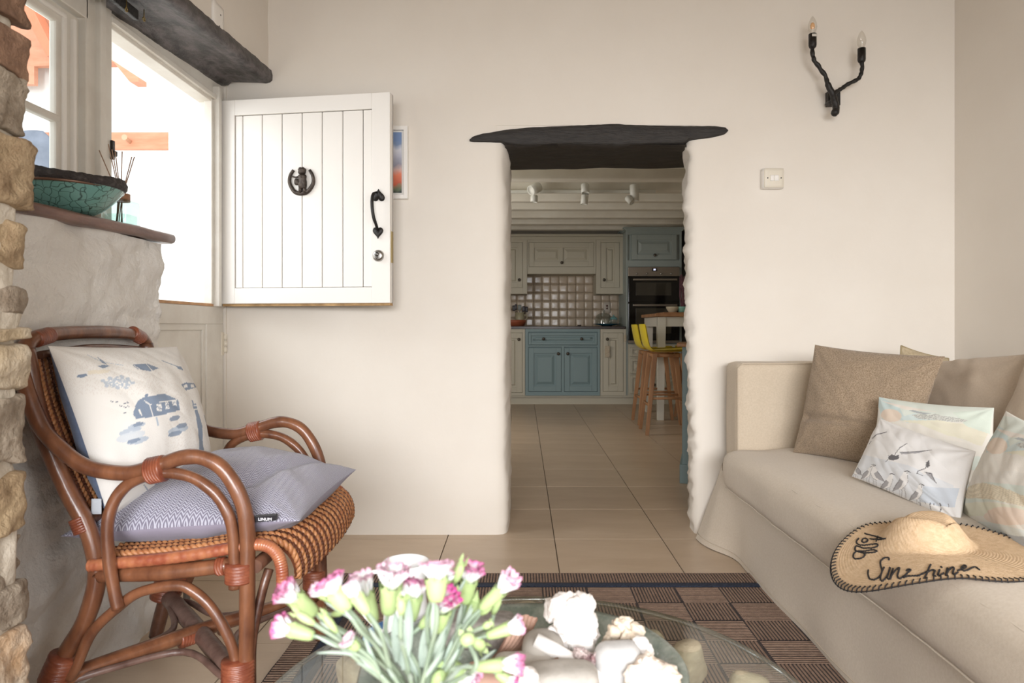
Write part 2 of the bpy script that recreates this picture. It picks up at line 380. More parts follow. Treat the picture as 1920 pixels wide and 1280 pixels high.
bm = thing('lintel_beam', (-1.2, 2.3, 1.93), 'worn black wooden beam over the window and stable door', 'beam'); b.build('timber', BEAMW, bm)
b = MB(); b.box(-1.235, -1.22, 1.93, 2.17, 1.885, 1.918).build('hook_rail', IRON, bm, bevel=.003)
for (hx, hy) in ((237, 18), (270, 36)):
    Y = 1.99 if hx < 250 else 2.09
    c = P(hx, hy, Y); r = .006
    pp = [c+Vector((0, 0, .03)), c+Vector((0, 0, .008))]+[c+Vector((0.0, math.sin(t)*r, math.cos(t)*r)) for t in [k*.5 for k in range(0, 12)]]
    MB().tube(pp, .0016, 6).build('cup_hook', BRASS, bm)
# blanking plate on the wall above the beam
bp_ = P(407, 38, 2.497); bl = thing('blanking_plate', (-1.118, 2.497, bp_.z-.05), 'plain white blanking plate on the wall above the black beam', 'plate')
MB().rbox((-1.112, 2.49, bp_.z), (.006, .043, .055), .004, 4).build('plate', WHITE, bl)
for yy, zz in ((2.5, .02), (2.49, -.025)): MB().lathe((-1.107, yy, bp_.z+zz), [(.003, 0), (.003, .002), (0, .002)], 10, (1, 0, 0)).build('screw', IRON, bl)
# ------------------------------------------------------------ black lintel over the kitchen doorway
lin = thing('doorway_lintel', (0.33, 3.0, 1.74), 'black tapered timber lintel over the kitchen doorway', 'beam')
top = [(880, 262), (886, 256), (905, 250), (950, 243), (1000, 238), (1080, 235), (1150, 232), (1220, 235), (1290, 236), (1340, 236), (1362, 239), (1365, 244), (1360, 250), (1330, 257), (1300, 260)]
bot = [(881, 264), (890, 265.5), (910, 265.5), (940, 266), (955, 270), (980, 272), (1040, 270), (1100, 270), (1160, 272), (1220, 270), (1285, 268), (1290, 262), (1300, 261)]
def interp(pl, x):
    for (a, c), (d, e) in zip(pl[:-1], pl[1:]):
        if a <= x <= d: return c+(e-c)*(x-a)/(d-a)
    return pl[-1][1] if x > pl[-1][0] else pl[0][1]
topx = [p for p in top if p[0] <= 1365][:12]; botx = bot+[(1330, 258), (1360, 251), (1365, 246)]
b = MB()
def lf(u, v):
    px = 880.5+484*u; zt = interp(topx, px); zb = interp(botx, px)
    # columns: back of top, front face rows, bottom
    k = round(v*7)
    y = [3.06, 2.992, 2.986, 2.985, 2.985, 2.986, 2.992, 3.06][k]; f = [0, 0, .12, .38, .62, .88, 1, 1][k]
    p = P(px, zt+(zb-zt)*f, 2.99); n = nz(px*.03, f*6, 2)*.004+nz(px*.09, f*14, 6)*.003
    return (p.x, y+(n if 1 < k < 6 else 0), p.z+n*.5)
b.grid(120, 8, lf)
def uf(u, v):   # underside with a hollow, runs back through the wall
    y = 2.992+0.47*v; xa = -.078; xb = .718+.12*v; x = xa+(xb-xa)*u
    z = P(0, 270.5, 2.99).z+0.0 + .006*nz(x*4, y*5, 3)+.004*nz(x*9, y*30, 8) - .006*math.sin(v*math.pi) + .012*v*(u-.3)
    if 0.30 < u < 0.62 and v < .12: z += .012*(1-v/.12)
    return (x, y, z)
b.grid(60, 30, uf, flip=True)
b.build('timber', BLACKW, lin)
# ------------------------------------------------------------ porch beyond the half door
PORCHW = mat('porch_white', (244, 244, 243), 0.8)
ORANGE = mat('orange_pine', (222, 156, 124), 0.5, (208, 138, 104), 6, stretch=(1, 1, 6))
b = MB(); b.box(-4.4, -1.5, 3.8, 3.9, 0, 3.2).box(-1.50, -1.40, 3.0, 3.9, 0, 3.2).box(-4.4, -4.3, -0.2, 3.9, 0, 2.2)
struct(b.build('wall_porch', PORCHW))
struct(MB().box(-1.52, -1.37, 2.93, 3.05, 0, 1.97).box(-1.52, -1.37, 1.2, 3.0, 1.90, 2.1).build('trim_1', PORCHW))
struct(MB().box(-4.4, -1.36, -0.3, 3.9, -0.06, 0.0).build('floor_porch', mat('porch_floor', (214, 204, 190), 0.6)))
rail = thing('peg_rail', P(200, 265, 3.78), 'orange pine peg rail on the porch wall, seen through the half door', 'rail')
a, c = P(40, 249, 3.79), P(331, 281, 3.79)
MB().box(a.x-.3, c.x, 3.775, 3.8, c.z, a.z).build('backboard', ORANGE, rail, bevel=.003)
for px in (75, 233, 321):
    p = P(px, 257, 3.72); MB().tube([p+Vector((.0, .06, -.012)), p+Vector((0, .01, 0)), p], [.010, .009, .016], 12).build('peg', mat('peg_wood', (214, 170, 140), .5), rail)
tr = thing('porch_truss', P(200, 110, 3.7), 'orange timber roof truss high in the porch', 'beam')
pl = [P(x, y, 3.7) for x, y in ((120, 110), (223, 110), (267, 146), (267, 158), (251, 158), (221, 121), (120, 121))]
MB().prism([(p.x, p.z) for p in pl], 3.66, 3.74).build('tie_brace', ORANGE, tr)
pl = [P(x, y, 3.7) for x, y in ((-40, -40), (140, -40), (140, 122), (64, 124), (64, 158), (50, 158), (-40, 158))]
MB().prism([(p.x, p.z) for p in pl], 3.70, 3.73).build('boarded_gable', ORANGE, tr)
pl = [P(x, y, 3.65) for x, y in ((40, 0), (62, 0), (118, 112), (100, 112))]
MB().prism([(p.x, p.z) for p in pl], 3.60, 3.68).build('rafter', mat('deep_orange_pine', (214, 132, 96), .5), tr)  # rafter pine in a deeper orange than the boards
CL = mat('grey_blue_cloth', (134, 142, 158), .9, (110, 118, 134), 12)
ck = thing('hanging_coat', P(62, 300, 3.6), 'grey blue garment hanging from the porch peg rail, seen through the window', 'coat')
b = MB()
def coat(u, v):
    t = u*2*math.pi; z = v; wdt = (.05+.06*min(1, z*3))*(1-.1*math.sin(3*t))
    c = P(64+8*math.sin(z*3), 246+z*75, 3.68); return c+Vector((math.cos(t)*wdt, math.sin(t)*wdt*.45, 0))
b.grid(24, 14, coat, closed_u=True); b.build('coat_body', CL, ck)
# picture behind the open door leaf
pic = thing('framed_picture', (-.60, 2.995, 1.47), 'white framed landscape picture on the wall, half hidden behind the open door leaf', 'picture')
b = MB(); x0, x1, z0, z1 = -.80, -.502, 1.472, 1.79
for q in ((x0, x1, z0, z0+.018), (x0, x1, z1-.018, z1), (x0, x0+.018, z0, z1), (x1-.018, x1, z0, z1)): b.box(q[0], q[1], 2.975, 3.0, q[2], q[3])
b.build('frame', WHITE, pic, bevel=.002)
MB().box(x0+.01, x1-.01, 2.99, 2.999, z0+.01, z1-.01).build('mount', mat('mount', (232, 228, 222), .8), pic)
def painting():
    m = bpy.data.materials.new('landscape_print'); m.use_nodes = True; t = NT(m); t.b.inputs['Roughness'].default_value = .4
    g = t.n('ShaderNodeTexCoord'); s = t.n('ShaderNodeSeparateXYZ'); t.l(g.outputs['Generated'], s.inputs[0])
    n = t.n('ShaderNodeTexNoise', _Scale=4.0); t.l(g.outputs['Generated'], n.inputs['Vector'])
    a = t.n('ShaderNodeMath', operation='MULTIPLY_ADD'); a.inputs[1].default_value = .22; t.l(n.outputs[0], a.inputs[0]); t.l(s.outputs[2], a.inputs[2])
    r = t.n('ShaderNodeValToRGB'); t.l(a.outputs[0], r.inputs[0]); e = r.color_ramp.elements
    e[0].position = .12; e[0].color = L((30, 40, 40)); e[1].position = 1; e[1].color = L((120, 144, 186))
    for p, c in ((.16, (96, 110, 84)), (.22, (150, 120, 90)), (.26, (204, 96, 66)), (.42, (232, 134, 100)), (.5, (214, 180, 172)), (.58, (150, 150, 166)), (.72, (190, 190, 204)), (.84, (214, 214, 222)), (.92, (130, 150, 184))):
        q = e.new(p); q.color = L(c)
    t.l(r.outputs[0], t.b.inputs['Base Color']); return m
MB().box(x0+.04, x1-.028, 2.985, 2.9905, z0+.028, z1-.026).build('print', painting(), pic)
# fused switch
sw = thing('switch_plate', P(1445, 355, 3.0), 'cream fused switch plate on the wall right of the doorway', 'switch')
c = P(1445, 337, 3.0); MB().rbox((c.x, 2.982, c.z), (.046, .018, .044), .004, 5).build('back_box', WHITE, sw)
MB().rbox((c.x, 2.962, c.z), (.043, .004, .042), .003, 5).build('faceplate', mat('cream_plastic', (222, 214, 198), .4), sw)
MB().rbox((c.x-.009, 2.957, c.z-.001), (.008, .003, .013), .002, 4).build('rocker', WHITE, sw)
MB().rbox((c.x+.011, 2.958, c.z-.001), (.010, .002, .013), .002, 4).build('fuse_holder', WHITE, sw)
for dx in (-.028, .030): MB().lathe((c.x+dx, 2.958, c.z-.001), [(.0028, 0), (.0028, .0014), (0, .0014)], 10, (0, -1, 0)).build('screw', IRON, sw)
# ------------------------------------------------------------ wall sconce: forked twig with two candle bulbs
sc = thing('wall_sconce', P(1556, 205, 3.0), 'black forged twig wall light with two bare candle bulbs', 'lamp')
a, c = P(1549, 173, 2.99), P(1568, 200, 2.99)
MB().box(a.x, c.x+.01, 2.97, 3.0, c.z, a.z).build('wall_plate', IRON, sc, bevel=.003)
def knob(p): return p+Vector((nz(p.x*60, p.y*60, p.z*60), nz(p.z*60, 3, p.x*60), 0))*.0035
Yb = 2.92
def Pt(x, y): return P(x, y, Yb)
sp = spline([Pt(1565, 218), Pt(1567, 208), Pt(1566, 195), Pt(1563, 184), Pt(1560, 174), Pt(1552, 158), Pt(1547, 142), Pt(1537, 127), Pt(1527, 115), Pt(1524.5, 104), Pt(1523.5, 89)], 5)
rr = [.006, .009, .013, .0165, .017, .016]+[.0145]*10+[.0125]*10+[.009+.0012*math.sin(i*1.3) for i in range(25)]
MB().tube([knob(p) for p in sp], [rr[min(i, len(rr)-1)] for i in range(len(sp))], 10).build('stem', IRON, sc)
sp = spline([Pt(1561, 178), Pt(1569, 171), Pt(1578, 166), Pt(1588, 159), Pt(1604, 151), Pt(1613, 143), Pt(1616, 132), Pt(1616.5, 117)], 5)
MB().tube([knob(p) for p in sp], [.012]*4+[.0085+.001*math.sin(i*1.7) for i in range(len(sp)-4)], 10).build('branch', IRON, sc)
MB().tube([Pt(1565, 187), Pt(1562, 187)+Vector((0, .06, 0))], .009, 8).build('bracket', IRON, sc)
BG = clear_mat('bulb_glass', (.93, .92, .9, 1), gloss=.6, base=.06)
def holder(px, ytop, ybot, fil):
    c = Pt(px, ybot); h = Pt(px, ytop).z-c.z
    hd = MB().lathe(c, [(0, 0), (.009, 0), (.0145, .006), (.0165, .014), (.0165, h), (.0, h)], 20).build('lamp_holder', IRON, sc)
    if fil: 
        q = Pt(px+.8, (ytop+ybot)/2-9); MB().rbox((q.x, q.y-.0165, q.z), (.011, .0015, .0055), .001, 3).build('rating_sticker', mat('sticker', (206, 200, 190), .6), hd)
    t = c+Vector((0, 0, h))
    bb = MB().lathe(t, [(.008, 0), (.010, .005), (.0165, .018), (.0185, .03), (.0165, .046), (.010, .064), (.004, .074), (0, .078)], 20).build('bulb', BG, sc)
    MB().lathe(t, [(.005, 0), (.0055, .01), (.003, .03), (0, .034)], 10).build('filament_stem', mat('opal', (232, 226, 216), .3), bb)
    if fil: MB().lathe(t+Vector((0, 0, .018)), [(.002, 0), (.009, .008), (.0095, .02), (.005, .03), (0, .032)], 12).build('amber_filament', mat('amber', (240, 190, 140), .3), bb)
holder(1523.5, 64, 91, True); holder(1615.5, 91, 118, False)
# ------------------------------------------------------------ rubble stone pier at the left edge
pier = thing('stone_pier', (-1.0, 1.2, 0), 'rubble stone pier of rough brown and cream stones at the left edge', 'pier')
MORT = mat('lime_mortar', (214, 204, 188), .95, (192, 180, 162), 12, bump=.8, bscale=40)
SM = [mat('stone_'+n, c, .9, c2, sc_, bump=1.0, bscale=bs, vary=.1, bdist=.02, detail=10) for n, c, c2, sc_, bs in (
    ('brown', (112, 84, 66), (160, 126, 102), 14, 26), ('tan', (190, 166, 132), (146, 120, 90), 16, 30), ('grey', (140, 124, 106), (182, 168, 150), 18, 34),
    ('cream', (214, 200, 178), (190, 170, 140), 14, 26), ('ochre', (202, 162, 120), (222, 208, 188), 10, 26))]
PY0 = 1.262
def pier_noise(p, a): 
    n1 = mnoise.noise_vector(Vector((p.x*14, p.y*14, p.z*14))); n2 = mnoise.noise_vector(Vector((p.x*45, p.y*45, p.z*45)))
    return p+Vector((n1.x*a+n2.x*a*.4, n1.y*a+n2.y*a*.4, n1.z*a*.4))
MB().rbox((-1.13, 1.165, 1.3), (.208, .088, 1.31), .02, 60, lambda p: pier_noise(p, .012)).build('mortar_core', MORT, pier)
courses = [(-75, 50, 69, 0), (60, 140, 60, 0), (148, 254, 58, 2), (262, 388, 67, 1), (412, 497, 50, 1), (541, 589, 50, 2), (616, 640, 64, 3), (646, 728, 62, 3), (738, 860, 60, 2), (886, 990, 57, 1), (1006, 1092, 51, 2), (1098, 1168, 52, 2), (1178, 1302, 60, 4), (1312, 1400, 50, 3), (1410, 1500, 55, 1), (-200, -85, 60, 1), (-330, -210, 58, 4)]
rs = random.Random(3)
for k, (ya, yb, xr, mi) in enumerate(courses):
    za = P(0, ya, 1.245).z; zb = max(P(0, yb, 1.245).z, 0.0); xe = P(xr, 0, PY0).x
    w1 = rs.uniform(.09, .17); tilt = rs.uniform(-.06, .06)
    for side in (0, 1):
        x1 = xe if side == 0 else xe-w1-.012; x0 = x1-w1 if side == 0 else -1.36
        if side == 1 and x1-x0 < .05: continue
        sd = rs.uniform(0, 90); hw = (x1-x0)/2; hh = (za-zb)/2; cy = PY0-.11; cz = (za+zb)/2
        def dsp(p, sd=sd, hh=hh, cy=cy, cz=cz, tilt=tilt, xc=(x0+x1)/2):
            q = Vector((p.x*11+sd, p.y*11, p.z*11)); r_ = Vector((p.x*34+sd, p.y*34, p.z*34))
            a = mnoise.noise_vector(q)*min(.014, hh*.45)+mnoise.noise_vector(r_)*.006; s2 = abs(mnoise.noise(q*2.1)); s3 = abs(mnoise.noise(r_*1.8))
            return p+Vector((a.x-s2*.006-s3*.004, a.y-s2*.006-s3*.004, a.z*.8+(p.y-cy)*tilt))
        MB().rbox(((x0+x1)/2, cy, cz), (hw, .11, hh), min(.007, hh*.5), 20 if side == 0 else 8, dsp).build('stone', SM[mi if side == 0 else rs.randrange(5)], pier)
# ------------------------------------------------------------ window sill board
SILLW = mat('varnished_sill_wood', (88, 58, 48), .3, (128, 92, 78), 10, stretch=(3, .6, 3), bump=.25, bscale=30)
sl = thing('window_sill_board', (-1.2, 1.7, 1.168), 'dark varnished rounded window sill board on the rough white dwarf wall', 'sill')
b = MB()
b.rbox((-1.215, 1.62, 1.184), (.128, .575, .015), .013, 16, lambda p: p+Vector((0 if p.y < 2.12 else -(p.y-2.12)**2*6*(1 if p.x > -1.2 else 0), 0, .02*(p.y-1.9)+.003*nz(p.y*9, p.x*9))))
b.build('board', SILLW, sl)
# bowl
bo = thing('raku_bowl', (-1.165, 1.75, 1.198), 'teal crackle-glazed bowl with a rough black wavy rim on the window sill', 'bowl')
BC = (-1.172, 1.745)
def bowlR(t): return .131+.005*math.cos(2*t)
def bw(u, v):
    t = u*2*math.pi; r0 = .045; R = bowlR(t); h = v
    r = r0+(R-r0)*(h**.62); z = 1.197+.068*(h**1.12)
    return (BC[0]+math.cos(t)*r*1.0, BC[1]+math.sin(t)*r, z)
def crackle():
    m = bpy.data.materials.new('teal_crackle_glaze'); m.use_nodes = True; t = NT(m)
    tc = t.n('ShaderNodeTexCoord'); nn = t.n('ShaderNodeTexNoise', _Scale=18.0); t.l(tc.outputs['Object'], nn.inputs['Vector'])
    ad = t.n('ShaderNodeMixRGB'); ad.inputs[0].default_value = .06; t.l(tc.outputs['Object'], ad.inputs[1]); t.l(nn.outputs['Color'], ad.inputs[2])
    v = t.n('ShaderNodeTexVoronoi', feature='DISTANCE_TO_EDGE', _Scale=44.0); t.l(ad.outputs[0], v.inputs['Vector'])
    r = t.n('ShaderNodeValToRGB'); r.color_ramp.elements[0].position = .0; r.color_ramp.elements[0].color = L((46, 66, 64)); r.color_ramp.elements[1].position = .055; r.color_ramp.elements[1].color = L((112, 158, 150))
    t.l(v.outputs['Distance'], r.inputs[0]); t.l(r.outputs[0], t.b.inputs['Base Color']); t.b.inputs['Roughness'].default_value = .22; return m
MB().grid(64, 20, bw, closed_u=True).build('glazed_body', crackle(), bo)
def rim(u, v):
    t = u*2*math.pi; R = bowlR(t); wv = .014*math.cos(t-math.pi*.98)+.006*math.sin(2*t+.5)
    prof = [(R-.003, 1.262), (R+.005, 1.270), (R+.008, 1.288+wv), (R+.002, 1.302+wv), (R-.012, 1.301+wv), (R-.022, 1.285+wv*.6), (R*.7, 1.24), (R*.3, 1.215), (.002, 1.212)]
    r, z = prof[round(v*8)]
    q = nz(math.cos(t)*9, math.sin(t)*9, z*60)*.002+nz(math.cos(t)*40, math.sin(t)*40, z*200)*.0016
    return (BC[0]+math.cos(t)*(r+q), BC[1]+math.sin(t)*(r+q), z+q)
MB().grid(160, 9, rim, closed_u=True, flip=True).build('rough_rim', mat('charred_clay', (58, 52, 50), .75, (96, 90, 86), 60, bump=.9, bscale=160, sharp=(.5, .75)), bo)
MB().lathe((BC[0], BC[1], 1.2), [(.130, .0605), (.1335, .063), (.132, .0665)], 64).build('copper_line', mat('copper_band', (110, 84, 70), .3, metal=.5), bo)
# reed diffuser
df = thing('reed_diffuser', (-1.17, 1.985, 1.2), 'square glass reed diffuser with a wooden collar and thin sticks on the window sill', 'diffuser')
MB().rbox((-1.168, 1.985, 1.24), (.037, .037, .038), .006, 6).build('glass_bottle', clear_mat('aqua_glass', (.80, .90, .88, 1), gloss=.8, base=.10), df)
MB().rbox((-1.168, 1.985, 1.222), (.031, .031, .016), .004, 4).build('scent_oil', clear_mat('oil', (.9, .96, .95, 1), gloss=.3, base=.05), df)
MB().lathe((-1.168, 1.985, 1.276), [(0, 0), (.024, 0), (.024, .022), (0, .022)], 28).build('wooden_collar', mat('collar_wood', (168, 122, 92), .5, (150, 106, 78), 20), df)
for k, (tx, ty) in enumerate(((186, 282), (203, 270), (210, 280), (216, 284), (229, 284), (247, 294), (252, 294))):
    a = Vector((-1.168+random.uniform(-.018, .018), 1.985+random.uniform(-.018, .018), 1.208)); e = P(tx, ty, 1.985+random.uniform(-.05, .05))
    m_ = Vector((-1.168+(e.x+1.168)*.12, 1.985+(e.y-1.985)*.1, 1.295))
    MB().tube([a, m_, e], .0016, 6).build('reed', mat('reed', (150, 120, 96), .7), df)
# ------------------------------------------------------------ kitchen beyond the doorway
KW = mat('kitchen_wall', (205, 196, 182), .8); KG = mat('stone_grey_cabinet_paint', (196, 190, 172), .5); KB = mat('dusty_blue_cabinet_paint', (130, 152, 156), .5)
KB2 = mat('pale_blue_cabinet_paint', (164, 174, 170), .5)
struct(MB().box(-1.5, -1.4, 3.47, 8.85, 0, 2.4).build('wall_kitchen_left', KW))
struct(MB().box(1.98, 2.08, 3.0, 8.85, 0, 2.4).build('wall_kitchen_right', KW))
struct(MB().box(-1.5, 2.08, 8.74, 8.84, 0, 2.4).build('wall_kitchen_back', KW))
ck_ = struct(MB().box(-1.5, 2.08, 3.47, 8.85, 2.2, 2.3).build('ceiling_kitchen', mat('kitchen_ceiling', (222, 218, 206), .7)))
JO = mat('painted_joist', (226, 222, 210), .6, (214, 208, 194), 3, stretch=(1, 4, 1))
for k, yy in enumerate((3.95, 4.42, 4.90, 5.36, 5.82, 6.28, 6.75, 7.22, 7.70, 8.12)):
    jb = MB(); dz = random.uniform(-.006, .006)
    jb.rbox((.29, yy+.055, 2.14+dz), (1.7, .055, .065), .012, 6); jb.build('joist', JO, ck_)
KY = 8.09
def kx(px): return (px-980)*KY/1280
def kz(py): return .91-(py-614)*KY/1280
KNOB = mat('pewter', (96, 90, 82), .35, metal=.8)
def knob_at(x, z, y, parent): return MB().lathe((x, y, z), [(.006, 0), (.006, .012), (.017, .018), (.019, .026), (.012, .033), (0, .034)], 16, (0, -1, 0)).build('knob', KNOB, parent)
def panel_door(x0, x1, z0, z1, y, m, parent, name='door', knobs=(), panels=1, flat=False, tag_=None):
    b = MB(); b.box(x0, x1, y-.004, y+.018, z0, z1); s = .062 if not flat else .03
    b.box(x0, x0+s, y-.022, y, z0, z1).box(x1-s, x1, y-.022, y, z0, z1).box(x0+s, x1-s, y-.022, y, z0, z0+s).box(x0+s, x1-s, y-.022, y, z1-s, z1)
    iw = (x1-x0-2*s)
    for k in range(panels):
        a = x0+s+iw*k/panels+(.02 if k else 0); c = x0+s+iw*(k+1)/panels-(.02 if k < panels-1 else 0)
        if k: b.box(a-.04, a, y-.022, y, z0+s, z1-s)
        e = .018; f = .05 if (c-a) > .18 else .03
        o = [(a+e, z0+s+e), (c-e, z0+s+e), (c-e, z1-s-e), (a+e, z1-s-e)]; i = [(a+f, z0+s+f), (c-f, z0+s+f), (c-f, z1-s-f), (a+f, z1-s-f)]
        vs = [(p[0], y-.004, p[1]) for p in o]+[(p[0], y-.018, p[1]) for p in i]
        b.add(vs, [(0, 1, 5, 4), (1, 2, 6, 5), (2, 3, 7, 6), (3, 0, 4, 7), (4, 5, 6, 7)], False)
    d = b.build(name, m, parent, bevel=.003)
    for (x, z) in knobs: knob_at(x, z, y-.022, d)
    return d
def carcass(x0, x1, z0, z1, y, m, parent, depth=.58): return MB().box(x0, x1, y, y+depth, z0, z1).build('carcass', m, parent, bevel=.002)
def face(x0, x1, z0, z1, y, dx0, dx1, dz0, dz1, m, parent):  # face frame around a door opening
    b = MB(); g = .004
    b.box(x0, dx0-g, y-.02, y, z0, z1).box(dx1+g, x1, y-.02, y, z0, z1).box(dx0-g, dx1+g, y-.02, y, z0, dz0-g).box(dx0-g, dx1+g, y-.02, y, dz1+g, z1)
    return b.build('face_frame', m, parent, bevel=.002)
ZP, ZW = kz(741), kz(616.5)
def base_unit(pa, pb, m, label, cfg):
    x0, x1 = kx(pa), kx(pb); t = thing('base_cabinet', ((x0+x1)/2, KY, 0), label, 'cabinet')
    carcass(x0, x1, ZP, ZW, KY, m, t); cfg(x0, x1, t); return t
def cfgL(x0, x1, t):
    face(x0, x1, ZP, ZW, KY, kx(935), kx(979), kz(735), kz(624), KG, t)
    panel_door(kx(935), kx(979), kz(735), kz(624), KY, KG, t, knobs=[(kx(973), kz(636))])
base_unit(925, 984.5, KG, 'grey base cabinet left of the wide blue one, part hidden by the doorway', cfgL)
def cfgB(x0, x1, t):
    b = MB(); g = .004; y = KY
    b.box(x0, kx(991)-g, y-.03, y, ZP, ZW).box(kx(1119)+g, x1, y-.03, y, ZP, ZW).box(x0, x1, y-.03, y, ZP, kz(734)).box(x0, x1, y-.03, y, kz(650), kz(647)).box(x0, x1, y-.03, y, kz(622), ZW).box(kx(1052)+g, kx(1058)-g, y-.03, y, ZP, kz(650))
    b.build('face_frame', KB, t, bevel=.002)
    panel_door(kx(991), kx(1119), kz(646), kz(624), KY-.01, KB, t, 'drawer', [(kx(1019), kz(635)), (kx(1090), kz(635))], flat=True)
    panel_door(kx(991), kx(1052), kz(733), kz(652), KY-.01, KB, t, knobs=[(kx(1046.5), kz(662.5))])
    panel_door(kx(1058), kx(1119), kz(733), kz(652), KY-.01, KB, t, knobs=[(kx(1064), kz(662.5))])
base_unit(985, 1124.5, KB, 'wide blue base cabinet with a drawer over two doors', cfgB)
def cfgR(x0, x1, t):
    face(x0, x1, ZP, ZW, KY, kx(1130.5), kx(1168), kz(733), kz(624), KG, t)
    panel_door(kx(1130.5), kx(1168), kz(733), kz(624), KY, KG, t, knobs=[(kx(1138), kz(635.5))])
base_unit(1125, 1173.5, KG, 'grey base cabinet between the wide blue one and the ovens', cfgR)
struct(MB().box(-1.3, kx(1286), KY+.03, KY+.06, 0, ZP).box(-1.3, kx(1286), KY-.005, KY+.03, ZP-.02, ZP).build('trim_2', KG))
wt = thing('worktop', (kx(1060), KY, ZW), 'long dark worktop over the kitchen base cabinets', 'worktop')
MB().box(-1.3, kx(1172), KY-.035, 8.70, ZW, ZW+.032).build('slab', mat('dark_worktop', (52, 44, 42), .3, (74, 62, 58), 30), wt, bevel=.004)
# glazed wall tiles, one by one
ts = struct(MB().box(-1.3, kx(1173), 8.70, 8.74, ZW, 1.95).build('wall_kitchen_splashback', mat('tile_grout', (140, 124, 106), .9)))
TM = mat('cream_glazed_tile', (208, 192, 172), .2, (192, 174, 152), 9, vary=.05, bump=.12, bscale=7, bdist=.02)
tb = MB().rbox((0, 0, 0), (.0522, .005, .0522), .0028, 4); t0 = tb.build('tile', TM, ts); first = True
zt0 = ZW+.032+.052; rs = random.Random(5)
for i in range(15):
    for j in range(6):
        o = t0 if first else t0.copy()
        if not first: COL.objects.link(o)
        first = False; o.parent = ts; o.location = (-.235+.1075*i, 8.697, zt0+.1075*j)
        o.rotation_euler = (rs.uniform(-.03, .03), rs.uniform(-.01, .01), rs.uniform(-.04, .04))
# wall cabinets
UY = 8.35
def ux(px): return (px-980)*UY/1280
def uz(py): return .91-(py-614)*UY/1280
def wall_unit(pa, pb, pyb, m, label, door, knobs, panels=1):
    x0, x1 = ux(pa), ux(pb); z0, z1 = uz(pyb), uz(444); t = thing('wall_cabinet', ((x0+x1)/2, UY, z0), label, 'cabinet')
    carcass(x0, x1, z0, z1, UY, m, t, .35); a, c, e, f = door
    face(x0, x1, z0, z1, UY, ux(a), ux(c), uz(f), uz(e), m, t)
    panel_door(ux(a), ux(c), uz(f), uz(e), UY, m, t, knobs=[(ux(k[0]), uz(k[1])) for k in knobs], panels=panels)
wall_unit(930, 988.3, 551, KG, 'grey wall cabinet left of the wide hood cabinet', (934, 979.5, 455, 539), [(973.5, 525)])
wall_unit(988.7, 1117, 513.5, KG, 'wide grey hood cabinet with two raised panels over the tiles', (992, 1113, 455, 500), [(1053, 493)], 2)
wall_unit(1117.5, 1168.5, 551, KG, 'grey wall cabinet right of the hood cabinet', (1126.5, 1161, 455, 539), [(1132, 525)])
cm = thing('cabinet_cornice', (ux(1060), UY, uz(444)), 'long grey cornice along the top of the grey wall cabinets', 'cornice')
MB().box(-1.2, ux(1168.5), UY-.035, UY+.345, uz(444)+.002, uz(439)).box(-1.2, ux(1168.5), UY-.028, UY-.021, uz(450), uz(444)).build('moulding', KG, cm, bevel=.004)
# oven housing
ov = thing('oven_housing', (kx(1226), KY, 0), 'tall pale blue housing with a cupboard above the double oven', 'cabinet')
hx0, hx1 = kx(1173.5), kx(1278); b = MB(); b.box(hx0, hx1, KY+.02, KY+.6, ZP, kz(433)).box(hx0, kx(1177), KY-.005, KY+.03, ZP, kz(433)).box(kx(1274), hx1, KY-.005, KY+.03, ZP, kz(433)).box(kx(1177), kx(1274), KY-.005, KY+.03, kz(500), kz(488))
b.box(kx(1177), kx(1274), KY-.005, KY+.03, kz(440), kz(433)); b.build('carcass', KB2, ov, bevel=.002)
panel_door(kx(1184), kx(1268), kz(487), kz(440), KY-.005, KB2, ov, knobs=[(kx(1226.5), kz(479))])
b = MB(); 
for k in range(4): b.box(hx0-.012*k, hx1+.012*k, KY-.01-.012*k, KY+.6, kz(434.5-2*k), kz(432.5-2*k))
b.build('cornice', KB2, ov)
for k, (a, c) in enumerate(((651, 668), (672, 700), (704, 737))):
    panel_door(kx(1181), kx(1269), kz(c), kz(a), KY, KG, ov, 'drawer', [(kx(1225), kz((a+c)/2))], flat=True)
MB().box(kx(1177), kx(1274), KY+.005, KY+.03, ZP, kz(645)).build('drawer_surround', KG, ov)
dov = thing('double_oven', (kx(1225), KY, kz(643)), 'black and steel built-in double oven', 'oven')
STEEL = mat('oven_steel', (150, 140, 128), .35, metal=.85); BG2 = mat('black_oven_glass', (20, 19, 18), .12); 
y = KY-.03
MB().box(kx(1177), kx(1273), y, KY+.5, kz(643), kz(501)).build('body', BG2, dov)
pn = MB().box(kx(1177), kx(1273), y-.012, y, kz(518), kz(501)).build('control_panel', STEEL, dov, bevel=.003)
MB().box(kx(1221), kx(1231), y-.015, y-.011, kz(509), kz(503.5)).build('display', BG2, pn)
def emit(name, c, s):
    m = bpy.data.materials.new(name); m.use_nodes = True; t = NT(m); t.b.inputs['Emission Color'].default_value = L(c); t.b.inputs['Emission Strength'].default_value = s; t.b.inputs['Base Color'].default_value = L(c); return m
text_part('88', .026, emit('clock_led', (220, 224, 255), 1.6), pn, Matrix.Translation((kx(1226), y-.016, kz(506))) @ Matrix.Rotation(math.pi/2, 4, 'X'), 'clock_digits', bold=.0005)
for px in (1193, 1211.5, 1238, 1257): MB().lathe((kx(px), y-.012, kz(513.5)), [(.012, 0), (.010, .018), (0, .018)], 14, (0, -1, 0)).build('control_knob', CHROME, pn)
